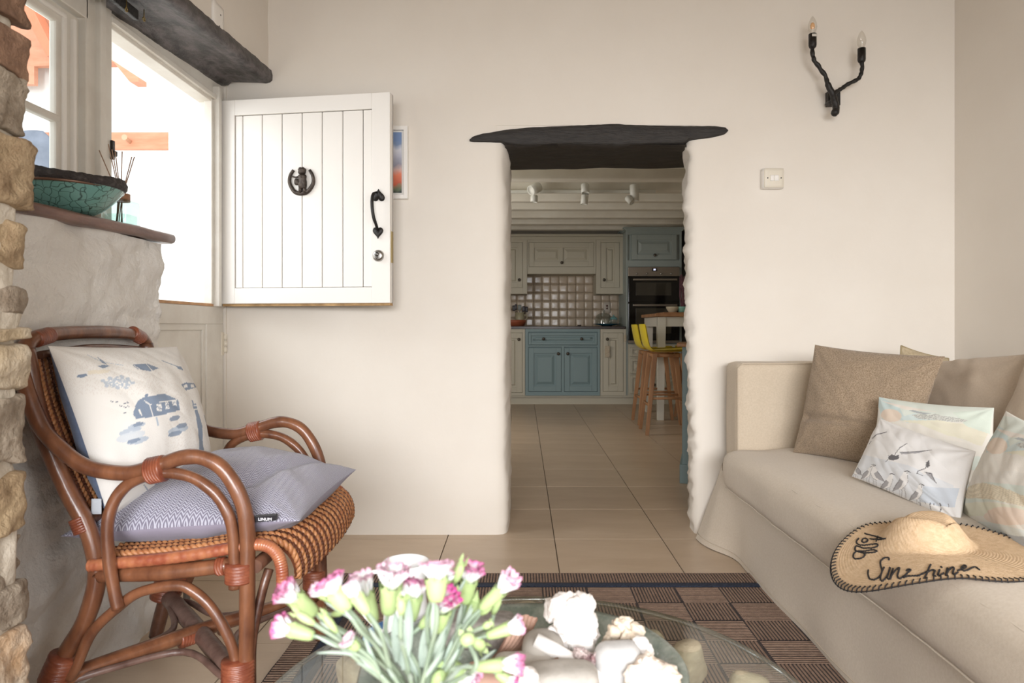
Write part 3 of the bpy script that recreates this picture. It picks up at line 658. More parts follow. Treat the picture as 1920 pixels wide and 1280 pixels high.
for a, c, h in ((521, 566, 523), (569, 637, 570.5)):
    d = MB().box(kx(1178), kx(1272), y-.02, y, kz(c), kz(a)).build('oven_door', BG2, dov, bevel=.002)
    MB().box(kx(1191), kx(1257), y-.0215, y-.019, kz(c-12), kz(a+9)).build('door_glass', mat('oven_window', (66, 62, 54), .08), d)
    b = MB(); b.box(kx(1185), kx(1267), y-.055, y-.04, kz(h+3.6), kz(h)); 
    for q in (1188, 1264): b.box(kx(q-1), kx(q+1), y-.045, y-.02, kz(h+3), kz(h+.5))
    b.build('door_handle', STEEL, d, bevel=.003)
MB().box(kx(1177), kx(1273), y-.014, y, kz(643), kz(638)).build('vent_strip', STEEL, dov)
# tag and towel details
tg = thing('hanging_tag', (kx(1137), KY-.06, kz(668)), 'cream patterned tag hanging from the knob of the grey base cabinet', 'tag')
MB().box(kx(1133), kx(1142), KY-.062, KY-.054, kz(669), kz(648)).build('fabric_tag', mat('cream_tag', (204, 196, 172), .9, (180, 160, 140), 50), tg, bevel=.002)
MB().tube([(kx(1137.5), KY-.058, kz(648)), (kx(1138), KY-.045, kz(637))], .002, 6).build('cord', mat('cord', (190, 180, 160), .9), tg)
tg = thing('door_stop_tag', (kx(1171.5), KY-.03, kz(641)), 'small cream peg hanging at the end of the worktop beside the ovens', 'peg')
MB().rbox((kx(1171.6), KY-.03, kz(634)), (.014, .008, .040), .006, 4).build('peg_body', mat('cream_tag'), tg) if False else MB().rbox((kx(1171.6), KY-.03, kz(634)), (.014, .008, .040), .006, 4).build('peg_body', MC['cream_tag'], tg)
# things on the worktop
ZC = ZW+.032; CY = 8.4
tray = thing('terracotta_tray', ((958-980)*CY/1280, CY, ZC), 'terracotta oval dish on the worktop by the left jamb', 'dish')
MB().lathe((-.115, CY, ZC), [(0, 0), (.13, 0), (.155, .05), (.16, .075), (.148, .078), (.14, .05), (0, .03)], 32).build('dish_body', mat('terracotta', (168, 92, 62), .5), tray)
cr = thing('utensil_crock', (-.05, CY-.02, ZC+.05), 'pale stoneware crock full of dark utensils in the terracotta dish', 'crock')
cx = -.037
MB().lathe((cx, CY, ZC+.031), [(0, 0), (.05, 0), (.057, .05), (.055, .14), (.05, .14), (.05, .02), (0, .02)], 24).build('crock_body', mat('stoneware', (176, 168, 140), .4), cr)
MB().tube(spline([(cx+.054, CY-.02, ZC+.14), (cx+.09, CY-.03, ZC+.13), (cx+.085, CY-.03, ZC+.09), (cx+.055, CY-.02, ZC+.07)], 5), .006, 8).build('handle', MC['stoneware'], cr)
DU = mat('dark_utensil', (44, 40, 48), .4)
for k, (dx, dz, r) in enumerate(((-.07, .11, .02), (-.045, .13, .016), (.0, .12, .022), (.05, .10, .02), (.085, .09, .016))):
    b = MB(); b.tube([(cx+dx*.3, CY, ZC+.05), (cx+dx*.8, CY, ZC+.14+dz*.4)], .005, 6); b.rbox((cx+dx, CY, ZC+.14+dz*.75), (r, .006, .034), .006, 4)
    b.build('utensil', DU if k != 2 else mat('grey_utensil', (120, 126, 124), .4), cr)
cake = thing('cake_dome_stand', (1.04, CY, ZC), 'clear glass cake dome on a wide teal plate on the worktop', 'cake stand')
xc = (1138-980)*CY/1280
MB().lathe((xc, CY, ZC), [(0, 0), (.06, 0), (.07, .012), (.172, .026), (.17, .032), (.06, .02), (0, .02)], 40).build('plate', mat('teal_glaze', (30, 70, 84), .25), cake)
MB().lathe((xc-.04, CY, ZC+.03), [(.105, 0), (.105, .06), (.09, .1), (.055, .128), (.012, .135), (.012, .15), (.02, .16), (.012, .172), (0, .174)], 32).build('glass_dome', clear_mat('dome_glass', (.86, .9, .9, 1), gloss=.8, base=.15), cake)
jr = thing('lidded_glass_jar', (xc+.07, CY-.06, ZC+.03), 'small glass jar with a teal rounded lid beside the cake dome', 'jar')
MB().lathe((xc+.075, CY-.05, ZC+.026), [(0, 0), (.045, 0), (.048, .055), (.046, .058)], 24).build('jar_body', clear_mat('dome_glass', None), jr)
MB().lathe((xc+.075, CY-.05, ZC+.084), [(.047, 0), (.044, .018), (.02, .035), (.008, .04), (.01, .052), (0, .056)], 24).build('lid', mat('teal_lid', (116, 160, 160), .3), jr)
so = thing('wall_socket', ((1138-980)*8.68/1280, 8.68, 1.1), 'white wall socket on the tiles above the cake dome', 'socket')
sx, sz = (1138-980)*8.68/1280, .91-(576-614)*8.68/1280
MB().rbox((sx, 8.683, sz), (.042, .006, .07), .004, 4).build('faceplate', mat('socket_white', (196, 186, 172), .4), so)
for dz in (.018, -.014): MB().lathe((sx, 8.677, sz+dz), [(.012, 0), (.012, .006), (0, .006)], 10, (0, -1, 0)).build('rocker', mat('red_dark', (90, 50, 44), .4), so)
sm_ = thing('salt_dish', ((1086-980)*8.3/1280, 8.3, ZC), 'tiny dark dish standing on the worktop under the hood', 'dish')
MB().lathe(((1086-980)*8.3/1280, 8.3, ZC), [(0, 0), (.02, 0), (.024, .018), (.019, .019), (.016, .005), (0, .005)], 16).build('dish_body', mat('dark_clay', (60, 44, 38), .5), sm_)
# track light on the ceiling joists
tl = thing('ceiling_track_light', (.4, 5.8, 1.95), 'white twin ceiling track with swivelling spotlights in the kitchen', 'lamp')
TY = 5.80; WM = mat('white_metal', (222, 222, 214), .4)
MB().box(-.9, (1230-980)*TY/1280, TY, TY+.03, P(0, 361, TY).z, P(0, 356, TY).z).build('track', WM, tl, bevel=.003)
MB().box(-.9, (1190-980)*TY/1280, TY+.10, TY+.13, P(0, 362, TY+.10).z, P(0, 355, TY+.10).z).build('track', WM, tl, bevel=.003)
def spot(x0, y0, x1, y1, r, ax=None):
    r *= 1.17
    a = P(x0, y0, TY-.04); e = P(x1, y1, TY-.04) + Vector((0, ax or 0, 0)); h = (e-a).length; d = (e-a)/h
    o = MB().lathe(a, [(0, 0), (r*.85, 0), (r, .006), (r, h), (r*.88, h), (r*.85, h-.01), (0, h-.012)], 24, d).build('spotlight', WM, tl)
    MB().tube([a+d*.02, a+d*.02+Vector((0, .05, .01))], .008, 8).build('swivel', WM, o)
spot(1011, 350, 995, 360, .036, -.06); spot(1002, 366, 1001, 379, .026)
spot(1097, 346, 1097, 364, .030, -.03); spot(1097, 365, 1095, 383, .026)
spot(1189, 346, 1190, 376, .032); spot(1176, 370, 1184, 381, .024, -.03)
# bar table, stools, blue cupboard
bt = thing('bar_table', (1.6, 6.69, 0), 'tall white bar table with a wooden top in the kitchen', 'table')
BY = 6.69; bx = lambda p: (p-980)*BY/1280; bz = lambda p: .91-(p-614)*BY/1280
PW = mat('kitchen_white_paint', (214, 210, 198), .5); OAK = mat('oak', (178, 132, 92), .5, (150, 106, 70), 12, stretch=(1, 1, .2), bump=.15)
MB().box(bx(1227), 1.95, BY-.03, BY+.75, bz(593.5), bz(587.5)).build('top', OAK, bt, bevel=.004)
MB().box(bx(1233), 1.9, BY+.01, BY+.03, bz(612), bz(594)).box(bx(1233), bx(1233)+.02, BY+.03, BY+.7, bz(612), bz(594)).build('apron', PW, bt, bevel=.002)
for (lx, ly) in ((bx(1233), BY), (1.86, BY), (bx(1233), BY+.66), (1.86, BY+.66)):
    z1 = bz(594); v = [(lx+dx*(.084 if z else .062), ly+dy*(.07 if z else .05), z*z1) for z in (0, 1) for dy in (0, 1) for dx in (0, 1)]
    MB().hexa(v).build('leg', PW, bt, bevel=.003)
br = thing('chopping_board', (bx(1270), BY+.2, bz(587)), 'thin wooden board under the bowls on the bar table', 'board')
MB().box(bx(1245), 1.85, BY+.03, BY+.4, bz(587.5), bz(585)).build('board', OAK, br, bevel=.003)
for (px, c, lab) in ((1267, (196, 184, 160), 'cream bowl on the bar table'), (1286, (140, 190, 176), 'mint green bowl on the bar table, right of the cream one')):
    q = thing('bowl', (bx(px), BY+.14, bz(585)), lab, 'bowl')
    r = .066; MB().lathe((bx(px), BY+.14, bz(585)), [(0, 0), (r*.5, 0), (r*.62, .006), (r*.95, .04), (r, .058), (r*.94, .058), (r*.55, .012), (0, .01)], 28).build('bowl_body', mat('bowl'+str(px), c, .35), q)
YEL = mat('yellow_plastic', (228, 204, 40), .35)
def stool(cx, cy, rz, label):
    t = thing('bar_stool', (cx, cy, 0), label, 'stool', 'yellow bar stools around the bar table', rz)
    M4 = parent_matrix(t)
    def T(x, y, z): return M4 @ Vector((x, y, z))
    # shell: seat along +x (front), backrest at -x
    prof = [(.20, .695), (.19, .712), (.10, .708), (0, .702), (-.10, .704), (-.165, .73), (-.195, .79), (-.21, .86), (-.222, .925), (-.226, .94)]
    sp = spline([(a, 0, z) for a, z in prof], 3)
    b = MB(); n = len(sp)
    def sh(u, v, off=0):
        q = sp[round(u*(n-1))]; wv = .195*(1-.12*u) if u < .9 else .195*.89*(1-.2*(u-.9)/.1)
        yv = (v-.5)*2; lift = .018*yv*yv
        k = min(1, max(0, (u-.4)/.3)); return T(q.x+lift*k+off*k, yv*wv, q.z+lift*(1-k)-off*(1-k))
    b.grid(n, 13, lambda u, v: sh(u, v)); b.grid(n, 13, lambda u, v: sh(u, v, .007)[:] if True else 0, flip=True)
    b.build('seat_shell', YEL, t)
    for (sx, sy) in ((1, 1), (1, -1), (-1, 1), (-1, -1)):
        top = Vector((sx*.115, sy*.13, .69)); bt_ = Vector((sx*.20 if sx > 0 else -.19, sy*.185, 0))
        v = []
        for c, r in ((bt_, .014), (top, .021)):
            for dy in (-1, 1):
                for dx in (-1, 1): v.append(T(c.x+dx*r, c.y+dy*r, c.z))
        MB().hexa(v).build('leg', OAK, t, bevel=.003)
    b = MB()
    for sy in (-1, 1): b.tube([T(-.13, sy*.13, .672), T(.13, sy*.13, .672)], .02, 4, spin=.785)
    for sx in (-1, 1): b.tube([T(sx*.12, -.13, .672), T(sx*.12, .13, .672)], .02, 4, spin=.785)
    b.build('seat_rail', OAK, t)
    b = MB(); 
    for sx in (-1, 1): b.tube([T(sx*.165, -.165, .25), T(sx*.165, .165, .25)], .013, 4, spin=.785)
    for sy in (-1, 1): b.tube([T(-.165, sy*.165, .31), T(.165, sy*.165, .31)], .013, 4, spin=.785)
    b.build('footrest', OAK, t)
    return t
stool(1.245, 5.95, -.02, 'nearest yellow shell bar stool with oak legs, left of the bar table')
stool(1.275, 6.55, 0.0, 'yellow shell bar stool just behind the nearest one, left of the bar table')
stool(1.74, 6.78, math.pi-.1, 'yellow shell bar stool beyond the bar table leg, half hidden by the right jamb')
bc = thing('blue_cupboard', (1.2, 4.0, 0), 'low blue cupboard with a wooden top just inside the kitchen at the right jamb', 'cabinet', rz=-math.radians(15))
c0 = P(1279, 0, 4.0).x; M5 = Matrix.Translation((c0, 4.0, 0)) @ Matrix.Rotation(-math.radians(15), 4, 'Z')
def lb(b, x0, x1, y0, y1, z0, z1): return b.hexa([M5 @ Vector((x, y, z)) for z in (z0, z1) for y in (y0, y1) for x in (x0, x1)])
b = MB(); lb(b, 0, .9, 0, .35, 0, P(0, 650, 4).z); b.build('carcass', KB, bc, bevel=.003)
b = MB(); lb(b, -.014, .9, -.014, .35, 0, .11); b.build('plinth', KB, bc, bevel=.003)
b = MB(); lb(b, -.03, .93, -.03, .37, P(0, 650, 4).z, P(0, 643, 4).z); b.build('wooden_top', OAK, bc, bevel=.004)
# picture and dried flowers on the right kitchen wall
pk = thing('small_dark_frame', (1.9, 7.6, 1.6), 'small dark framed picture on the kitchen wall beyond the ovens', 'picture')
x = (1282-980)*7.95/1280
MB().box(x, x+.012, 7.9, 7.93, .91-(505-614)*7.95/1280, .91-(463-614)*7.95/1280).box(x, x+.1, 7.9, 7.93, .91-(467-614)*7.95/1280, .91-(463-614)*7.95/1280).build('frame', mat('dark_wood', (60, 42, 34), .5), pk)
MB().box(x+.012, x+.1, 7.915, 7.93, .91-(505-614)*7.95/1280, .91-(467-614)*7.95/1280).build('picture_card', mat('picture_card', (190, 180, 160), .7), pk)
pf = thing('purple_flower_spray', (1.83, 7.5, 1.1), 'dusty purple drooping spray beside the ovens, at the right jamb', 'flowers')
for k in range(14):
    a = P(1276+k*1.3, 514+random.uniform(0, 12), 7.4); e = P(1280+k*1.0+random.uniform(-3, 3), 591, 7.35)
    MB().tube([a, (a+e)/2+Vector((random.uniform(-.02, .02), 0, 0)), e], [.012, .01, .004], 6).build('flower_spike', mat('purple', (134, 92, 104), .8, (96, 66, 74), 60), pf)
# ------------------------------------------------------------ soft things: cushions with printed cloth
def fabric(name, c=None, c2=None, scale=300, rough=.9, bump=.35, attr=None, bscale=500, sharp=(.35, .65)):
    return mat(name, c or (200, 200, 200), rough, c2, scale, bump=bump, bscale=bscale, attr=attr, sheen=.15, detail=3, bdist=.002, sharp=sharp, spec=.2)
PRINT = fabric('printed_cloth', attr='print')
class Canvas:
    def __init__(s, X, Y, base): s.X = X; s.Y = Y; s.c = np.tile(np.array(L(base)[:3]), (len(X), 1))
    def put(s, m, col, a=1.0): s.c[m] = s.c[m]*(1-a)+np.array(L(col)[:3])*a
    def poly(s, pts, col, a=1.0):
        m = np.zeros(len(s.X), bool); n = len(pts)
        for i in range(n):
            x1, y1 = pts[i]; x2, y2 = pts[(i+1) % n]
            if y1 == y2: continue
            c = ((y1 > s.Y) != (y2 > s.Y)) & (s.X < (x2-x1)*(s.Y-y1)/(y2-y1)+x1); m ^= c
        s.put(m, col, a); return s
    def line(s, pts, w, col, a=1.0):
        m = np.zeros(len(s.X), bool)
        for (x1, y1), (x2, y2) in zip(pts[:-1], pts[1:]):
            dx, dy = x2-x1, y2-y1; t = np.clip(((s.X-x1)*dx+(s.Y-y1)*dy)/(dx*dx+dy*dy+1e-9), 0, 1)
            m |= (s.X-x1-t*dx)**2+(s.Y-y1-t*dy)**2 < (w/2)**2
        s.put(m, col, a); return s
    def ell(s, x, y, rx, ry, col, a=1.0, rot=0.0):
        c, q = math.cos(rot), math.sin(rot); dx, dy = s.X-x, s.Y-y
        s.put(((dx*c+dy*q)/rx)**2+((-dx*q+dy*c)/ry)**2 < 1, col, a); return s
def cushion(name, c4, T, label, group, front, back=None, n=60, paint=None, pcorners=None, pinch=.05, seed=0, wr=.006, extra=None, piping=None, fold=None, pw=.55):
    c4 = [Vector(p) for p in c4]; BL, BR, TR, TL = c4
    N = (BR-BL).cross(TL-BL).normalized(); cen = (BL+BR+TR+TL)/4
    t = thing(name, (cen.x, cen.y, min(p.z for p in c4)), label, 'cushion', group)
    def pt(u, v, s):
        a = math.sin((2*u-1)*math.pi/2); b_ = math.sin((2*v-1)*math.pi/2)
        a2 = a*(1-pinch*(1-b_*b_)); b2 = b_*(1-pinch*(1-a*a)); p, q = (a2+1)/2, (b2+1)/2
        base = BL*(1-p)*(1-q)+BR*p*(1-q)+TR*p*q+TL*(1-p)*q
        pr = max(0, (1-a*a)*(1-b_*b_))**pw; k = min(1, pr*2.2)
        w_ = (nz(a*1.7+seed, b_*1.7, s)*1.0+nz(a*4.5+seed, b_*3+seed, s*2)*.5+abs(nz((a+b_)*3.1+seed, (a-b_)*1.1, s))*.7-.2)*wr*k
        # creases running out from the corners
        for ca, cb in ((-1, -1), (1, -1), (1, 1), (-1, 1)):
            d = math.hypot(a-ca, b_-cb); an = math.atan2(b_-cb, a-ca)
            w_ += math.sin(an*11+seed)*wr*.55*math.exp(-d*2.2)*min(1, d*4)*k
        h = T*pr+w_
        if extra: h += extra(a, b_)*k
        return base+N*h*s
    b = MB(); b.grid(n, n, lambda u, v: pt(u, v, 1))
    cols = None
    if paint:
        U_ = np.repeat(np.sin((2*np.arange(n)/(n-1)-1)*np.pi/2)*.5+.5, n); V_ = np.tile(np.sin((2*np.arange(n)/(n-1)-1)*np.pi/2)*.5+.5, n)
        q = np.array(pcorners, float)
        X_ = q[0, 0]*(1-U_)*(1-V_)+q[1, 0]*U_*(1-V_)+q[2, 0]*U_*V_+q[3, 0]*(1-U_)*V_
        Y_ = q[0, 1]*(1-U_)*(1-V_)+q[1, 1]*U_*(1-V_)+q[2, 1]*U_*V_+q[3, 1]*(1-U_)*V_
        pr_ = np.clip((1-(2*U_-1)**2)*(1-(2*V_-1)**2), 0, 1)**pw; f0 = lambda p: np.array([980+p.x*1280/p.y, 614+(.91-p.z)*1280/p.y])
        off = f0(cen+N*T)-f0(cen); X_ = X_+off[0]*pr_; Y_ = Y_+off[1]*pr_    # the print is laid out on the stuffed, bulging face
        cv = paint(X_, Y_); cols = cv.c
    b.build('cover_front', front, t, colors=cols)
    m2 = min(n, 50); MB().grid(m2, m2, lambda u, v: pt(u, v, -1), flip=True).build('cover_back', back or front, t)
    if piping:
        e = [pt(u, 0, 1) for u in np.linspace(0, 1, 20)]+[pt(1, u, 1) for u in np.linspace(0, 1, 20)][1:]+[pt(u, 1, 1) for u in np.linspace(1, 0, 20)][1:]+[pt(0, u, 1) for u in np.linspace(1, 0, 20)][1:]
        MB().tube(e, .0035, 6).build('seam', piping, t)
    t['_'] = 0; del t['_']
    return t, pt
# ------------------------------------------------------------ rug
RT = mat('rug_tan_cord', (154, 128, 110), .95, (132, 108, 92), 60, bump=.5, bscale=300); RB = mat('rug_dark_base', (52, 46, 48), .95, (74, 64, 62), 80, bump=.5, bscale=300)
RN = mat('rug_navy', (52, 62, 84), .95, (30, 36, 50), 200, bump=.4, bscale=300)
rug = thing('woven_rug', (.08, 1.6, 0), 'brown and black basket-weave rug with a navy stripe, under the glass table', 'rug')
RX0, RX1, RY0, RY1 = -.665, .845, .25, 2.515
b = MB(); b.grid(30, 50, lambda u, v: (RX0+(RX1-RX0)*u+.006*nz(v*14, u*3, 2), RY0+(RY1-RY0)*v+.004*nz(u*12, v*2, 4), .0055)); b.box(RX0+.01, RX1-.01, RY0+.01, RY1-.01, .0005, .0052)
b.build('backing', RB, rug)
b = MB(); nv = MB()
def cord(b, p0, p1, w=.0034, h=.0022):
    p0 = Vector(p0); p1 = Vector(p1); d = (p1-p0).normalized(); s = Vector((-d.y, d.x, 0))*w
    wob = Vector((nz(p0.x*50, p0.y*50), nz(p0.y*50, p0.x*60, 3), 0))*.0022
    v = [p0-s+wob, p0-s*.4+Vector((0, 0, h)), p0+s*.4+Vector((0, 0, h)), p0+s, p1-s, p1-s*.4+Vector((0, 0, h)), p1+s*.4+Vector((0, 0, h)), p1+s+wob]
    b.add(v, [(0, 1, 5, 4), (1, 2, 6, 5), (2, 3, 7, 6)])
z = .0056
x = RX0+.006
while x < RX1-.004:
    cord(b, (x, 2.42, z), (x, RY1-.003, z)); x += .0105
xs = [.375+.153*k for k in range(-6, 4)]; xs = [q for q in xs if RX0+.1 < q < RX1]; xs = [-.555]+xs+[RX1-.003]
y = 2.376; j = 0
while y > RY0+.1:
    for i, (xa, xb) in enumerate(zip(xs[:-1], xs[1:])):
        if xb-xa < .02: continue
        if (i+j) % 2 == 0:
            q = y-.006
            while q > y-.135: cord(b, (xa+.003, q, z), (xb-.003, q, z), .0024, .0018); q -= .0104
        else:
            q = xa+.006
            while q < xb-.003: cord(b, (q, y-.003, z), (q, y-.131, z)); q += .0106
    y -= .135; j += 1
q = 2.376
while q > RY0: cord(b, (RX0+.002, q, z), (RX0+.075, q, z)); q -= .0125
b.build('woven_cords', RT, rug)['kind'] = 'stuff'
nv.box(RX0+.01, RX1-.006, 2.383, 2.412, .0055, .0078); nv.box(RX0+.082, RX0+.104, RY0, 2.383, .0055, .0072); nv.build('navy_stripe', RN, rug)
# ------------------------------------------------------------ sofa
LIN = fabric('oatmeal_linen', (210, 198, 182), (203, 190, 173), 160, bump=.3, bscale=420)
LIN2 = fabric('oatmeal_linen_back', (202, 187, 167), (194, 179, 158), 160, bump=.3, bscale=420)
so_ = thing('linen_sofa', (1.3, 1.6, 0), 'oatmeal linen slip-covered sofa with a flared skirt, along the right wall', 'sofa')
def ss(a, b, x): t = min(1, max(0, (x-a)/(b-a))); return t*t*(3-2*t)
MB().box(.88, 1.80, .3, 2.88, .02, .30).build('base', LIN2, so_)
def skirt(u, v):
    y = .15+2.80*u; t = v   # t 0 at the top under the seat lip, 1 on the floor
    x = .838-.004*t; fl = ss(2.60, 2.95, y)
    top = .285+.10*fl*.4
    x -= fl*(.012+.085*t**1.2)+.0
    x += .012*nz(y*3.5, t*1.5, 3)*(.3+t)+.006*math.sin(y*24)*ss(2.3, 2.9, y)*t
    if y > 2.84: x += (y-2.84)*.35*(1-t)
    zz = top*(1-t)+.003*t+.02*fl*t*0
    return (x, y+.01*nz(y*8, t*2, 9), zz)
b = MB(); b.grid(160, 24, skirt)
b.grid(16, 24, lambda u, v: Vector(skirt(1, v))+Vector((u*(.14+.12*v), .02*math.sin(u*3), 0)))
b.build('skirt', LIN, so_)
# second skirt panel edge: hem seam
MB().tube([Vector(skirt(u, .93))+Vector((-.002, 0, 0)) for u in np.linspace(0, 1, 60)], .0016, 5).build('hem_seam', LIN2, so_)
def arm_d(p):
    q = p.copy(); q += Vector((nz(p.x*5, p.z*5, 1)*.004, nz(p.x*6, p.z*6, 7)*.006, .004*nz(p.x*8, 2, 2)))
    return q
MB().rbox((1.335, 2.845, .50), (.466, .085, .268), .028, 18, arm_d).build('arm', LIN2, so_)
MB().rbox((1.73, 1.55, .50), (.10, 1.38, .24), .05, 14, arm_d).build('back', LIN2, so_)
def seat_d(p):
    q = p.copy(); dome = .022*max(0, 1-((p.x-1.18)/.40)**2)*max(0, 1-((p.y-1.5)/1.4)**4)
    if p.z > .34: q.z += dome+nz(p.x*5, p.y*3, 2)*.006+nz(p.x*11, p.y*7, 5)*.003
    if p.x < .86: q.x += nz(p.y*4, p.z*9, 3)*.008+nz(p.y*13, p.z*8, 6)*.004; q.x -= .012*math.sin(min(1, max(0, (p.z-.25)/.17))*math.pi)
    return q
MB().rbox((1.21, 1.50, .342), (.405, 1.253, .078), .042, 34, seat_d).build('seat_cushion', LIN, so_)
MB().tube([seat_d(Vector((.828, y, .4095))) + Vector((-.004, 0, .0)) for y in np.linspace(.3, 2.70, 90)], .0022, 6).build('seat_seam', LIN, so_)
MB().tube([seat_d(Vector((.815, y, .283))) + Vector((-.006, 0, -.004)) for y in np.linspace(.3, 2.70, 90)], .0022, 6).build('seat_seam', LIN, so_)
MB().tube([(.871, 2.762, z_) for z_ in np.linspace(.36, .745, 12)]+[(.89, 2.762, .764), (1.7, 2.762, .766)], .0022, 6).build('arm_seam', LIN2, so_)
# near end of the seat: the arm slipcover at the right edge of the frame
BK = fabric('beige_back_cushion', (198, 181, 162), (191, 174, 154), 160, bump=.3, bscale=420)
cushion('back_cushion', [(1.44, 2.70, .42), (1.50, 2.02, .42), (1.60, 2.10, .83), (1.60, 2.70, .765)], .085, 'beige linen back cushion in the far sofa corner, right of the brown cushion', 'loose beige back cushions of the sofa', BK, n=60, seed=3, wr=.008, pinch=.02, piping=BK, pw=.38)
cushion('back_cushion', [(1.40, 2.06, .42), (1.42, 1.36, .42), (1.57, 1.40, .85), (1.57, 2.10, .84)], .10, 'beige linen back cushion at the right edge of the photo, with a crease across it', 'loose beige back cushions of the sofa', BK, n=60, seed=9, wr=.012, pinch=.03, piping=BK, pw=.38, extra=lambda a, b: -.02*math.exp(-((b+.05-a*.25)/.08)**2))
cushion('back_cushion', [P(1672, 800, 2.74), P(1790, 800, 2.70), P(1778, 672, 2.70), P(1690, 648, 2.74)], .05, 'crumpled khaki cushion edge standing up behind the brown cushion', None, fabric('khaki_cloth', (186, 170, 142), (172, 156, 128), 90), n=50, seed=14, wr=.012, pinch=.05, piping=fabric('khaki_edge', (158, 142, 110)))
BRN = mat('brown_tweed', (130, 112, 90), .95, (172, 152, 130), 260, bump=.8, bscale=260, bdist=.003, detail=2, sharp=(.3, .7), sheen=.2, spec=.1)
cushion('brown_tweed_cushion', [(1.03, 2.60, .435), (1.26, 2.24, .425), P(1772, 668, 2.28), P(1528, 646, 2.62)], .075, 'large brown tweed cushion leaning in the far corner of the sofa', None, BRN, n=80, seed=21, wr=.007, pinch=.045, extra=lambda a, b: -.018*math.exp(-((b+.33)/.07)**2)*(1-.3*a))
# pastel landscape cushions
def pastel(sx, ox, oy, rot=0):
    # motif drawn for the left pastel cushion in photo units, moved for the second
    def paint(X, Y):
        X0, Y0 = (X-ox)/sx, (Y-oy)/sx
        c = Canvas(X0, Y0, (222, 218, 208))
        c.poly([(1640, 730), (1668, 790), (1720, 800), (1780, 800), (1880, 790), (1880, 755)], (206, 218, 208))
        c.poly([(1640, 735), (1690, 765), (1700, 800), (1650, 800)], (176, 204, 206)).poly([(1650, 752), (1700, 762), (1760, 775), (1700, 772)], (226, 216, 204))
        c.ell(1670, 788, 22, 16, (222, 196, 172)).poly([(1690, 792), (1720, 780), (1760, 792), (1752, 806), (1700, 806)], (192, 214, 216))
        c.poly([(1690, 800), (1760, 798), (1840, 812), (1820, 848), (1770, 835), (1730, 815)], (222, 218, 190)).poly([(1660, 805), (1720, 806), (1800, 850), (1840, 870), (1700, 870)], (226, 220, 210))
        c.poly([(1745, 804), (1800, 806), (1850, 822), (1830, 860), (1790, 838)], (216, 210, 184)).poly([(1790, 776), (1862, 768), (1850, 830), (1812, 812)], (196, 214, 200))
        c.poly([(1708, 774), (1716, 772), (1735, 778), (1752, 780), (1738, 783), (1720, 779)], (122, 138, 150))
        lens = [(1712, 786), (1724, 782), (1750, 784), (1758, 781), (1772, 786), (1800, 791), (1815, 797), (1808, 801), (1780, 801), (1750, 797), (1724, 794)]
        c.poly(lens, (196, 200, 194))
        cc = c.c.copy(); c.poly(lens, (104, 112, 112)); m = (np.sin(X0*1.9+np.sin(Y0*1.3)*1.4)*np.sin(Y0*2.1+np.sin(X0*.9)*1.2) > -.12); c.c[m] = cc[m]
        # lower bands (seen on the right-hand cushion)
        c.poly([(1580, 842), (1700, 838), (1800, 852), (1900, 870), (1900, 900), (1560, 900)], (218, 214, 206))
        c.poly([(1560, 862), (1650, 858), (1740, 868), (1900, 900), (1900, 930), (1700, 900), (1560, 892)], (196, 212, 204))
        gold = [(1590, 872), (1612, 860), (1640, 858), (1680, 868), (1720, 884), (1790, 900), (1720, 905), (1660, 893), (1610, 886)]
        c.poly(gold, (188, 172, 136)); cc = c.c.copy(); c.poly(gold, (222, 208, 176)); m = (np.sin(X0*2.6)*np.sin(Y0*2.9) > 0); c.c[m] = cc[m]
        c.poly([(1560, 892), (1650, 898), (1800, 915), (1800, 925), (1640, 925), (1560, 915)], (212, 214, 190))
        c.ell(1690, 925, 48, 17, (222, 196, 176)).poly([(1560, 925), (1640, 935), (1720, 950), (1850, 950), (1850, 975), (1560, 965)], (204, 214, 212))
        c.poly([(1600, 962), (1660, 955), (1700, 962), (1780, 960), (1850, 975), (1850, 1020), (1600, 1020)], (122, 138, 154)).poly([(1640, 985), (1700, 978), (1780, 990), (1780, 1040), (1640, 1040)], (150, 172, 184))
        c.c = c.c*.62+np.array(L((224, 220, 211))[:3])*.38
        return c
    return paint
PB = fabric('pale_back_cloth', (214, 208, 196))
pc1 = [(1625, 925), (1835, 980), (1864, 764), (1648, 744)]
cushion('pastel_cushion', [(1.13, 2.24, .44), (1.29, 1.84, .44), P(1864, 764, 2.00), P(1648, 744, 2.28)], .055, 'pastel green and blush landscape cushion behind the seagull cushion', None, PRINT, PB, n=190, paint=pastel(1, 0, 0), pcorners=pc1, seed=31, wr=.005, pinch=.06)
pc2 = [(1803, 958), (1960, 1062), (2085, 850), (1886, 772)]
cushion('pastel_cushion', [P(1800, 965, 1.76), P(1972, 1070, 1.36), P(2085, 850, 1.33), P(1886, 770, 1.70)], .062, 'pastel landscape cushion with a gold lens shape and dark blue foot, at the right edge', None, PRINT, PB, n=190, paint=pastel(1.0, 206, 46), pcorners=pc2, seed=44, wr=.006, pinch=.06)
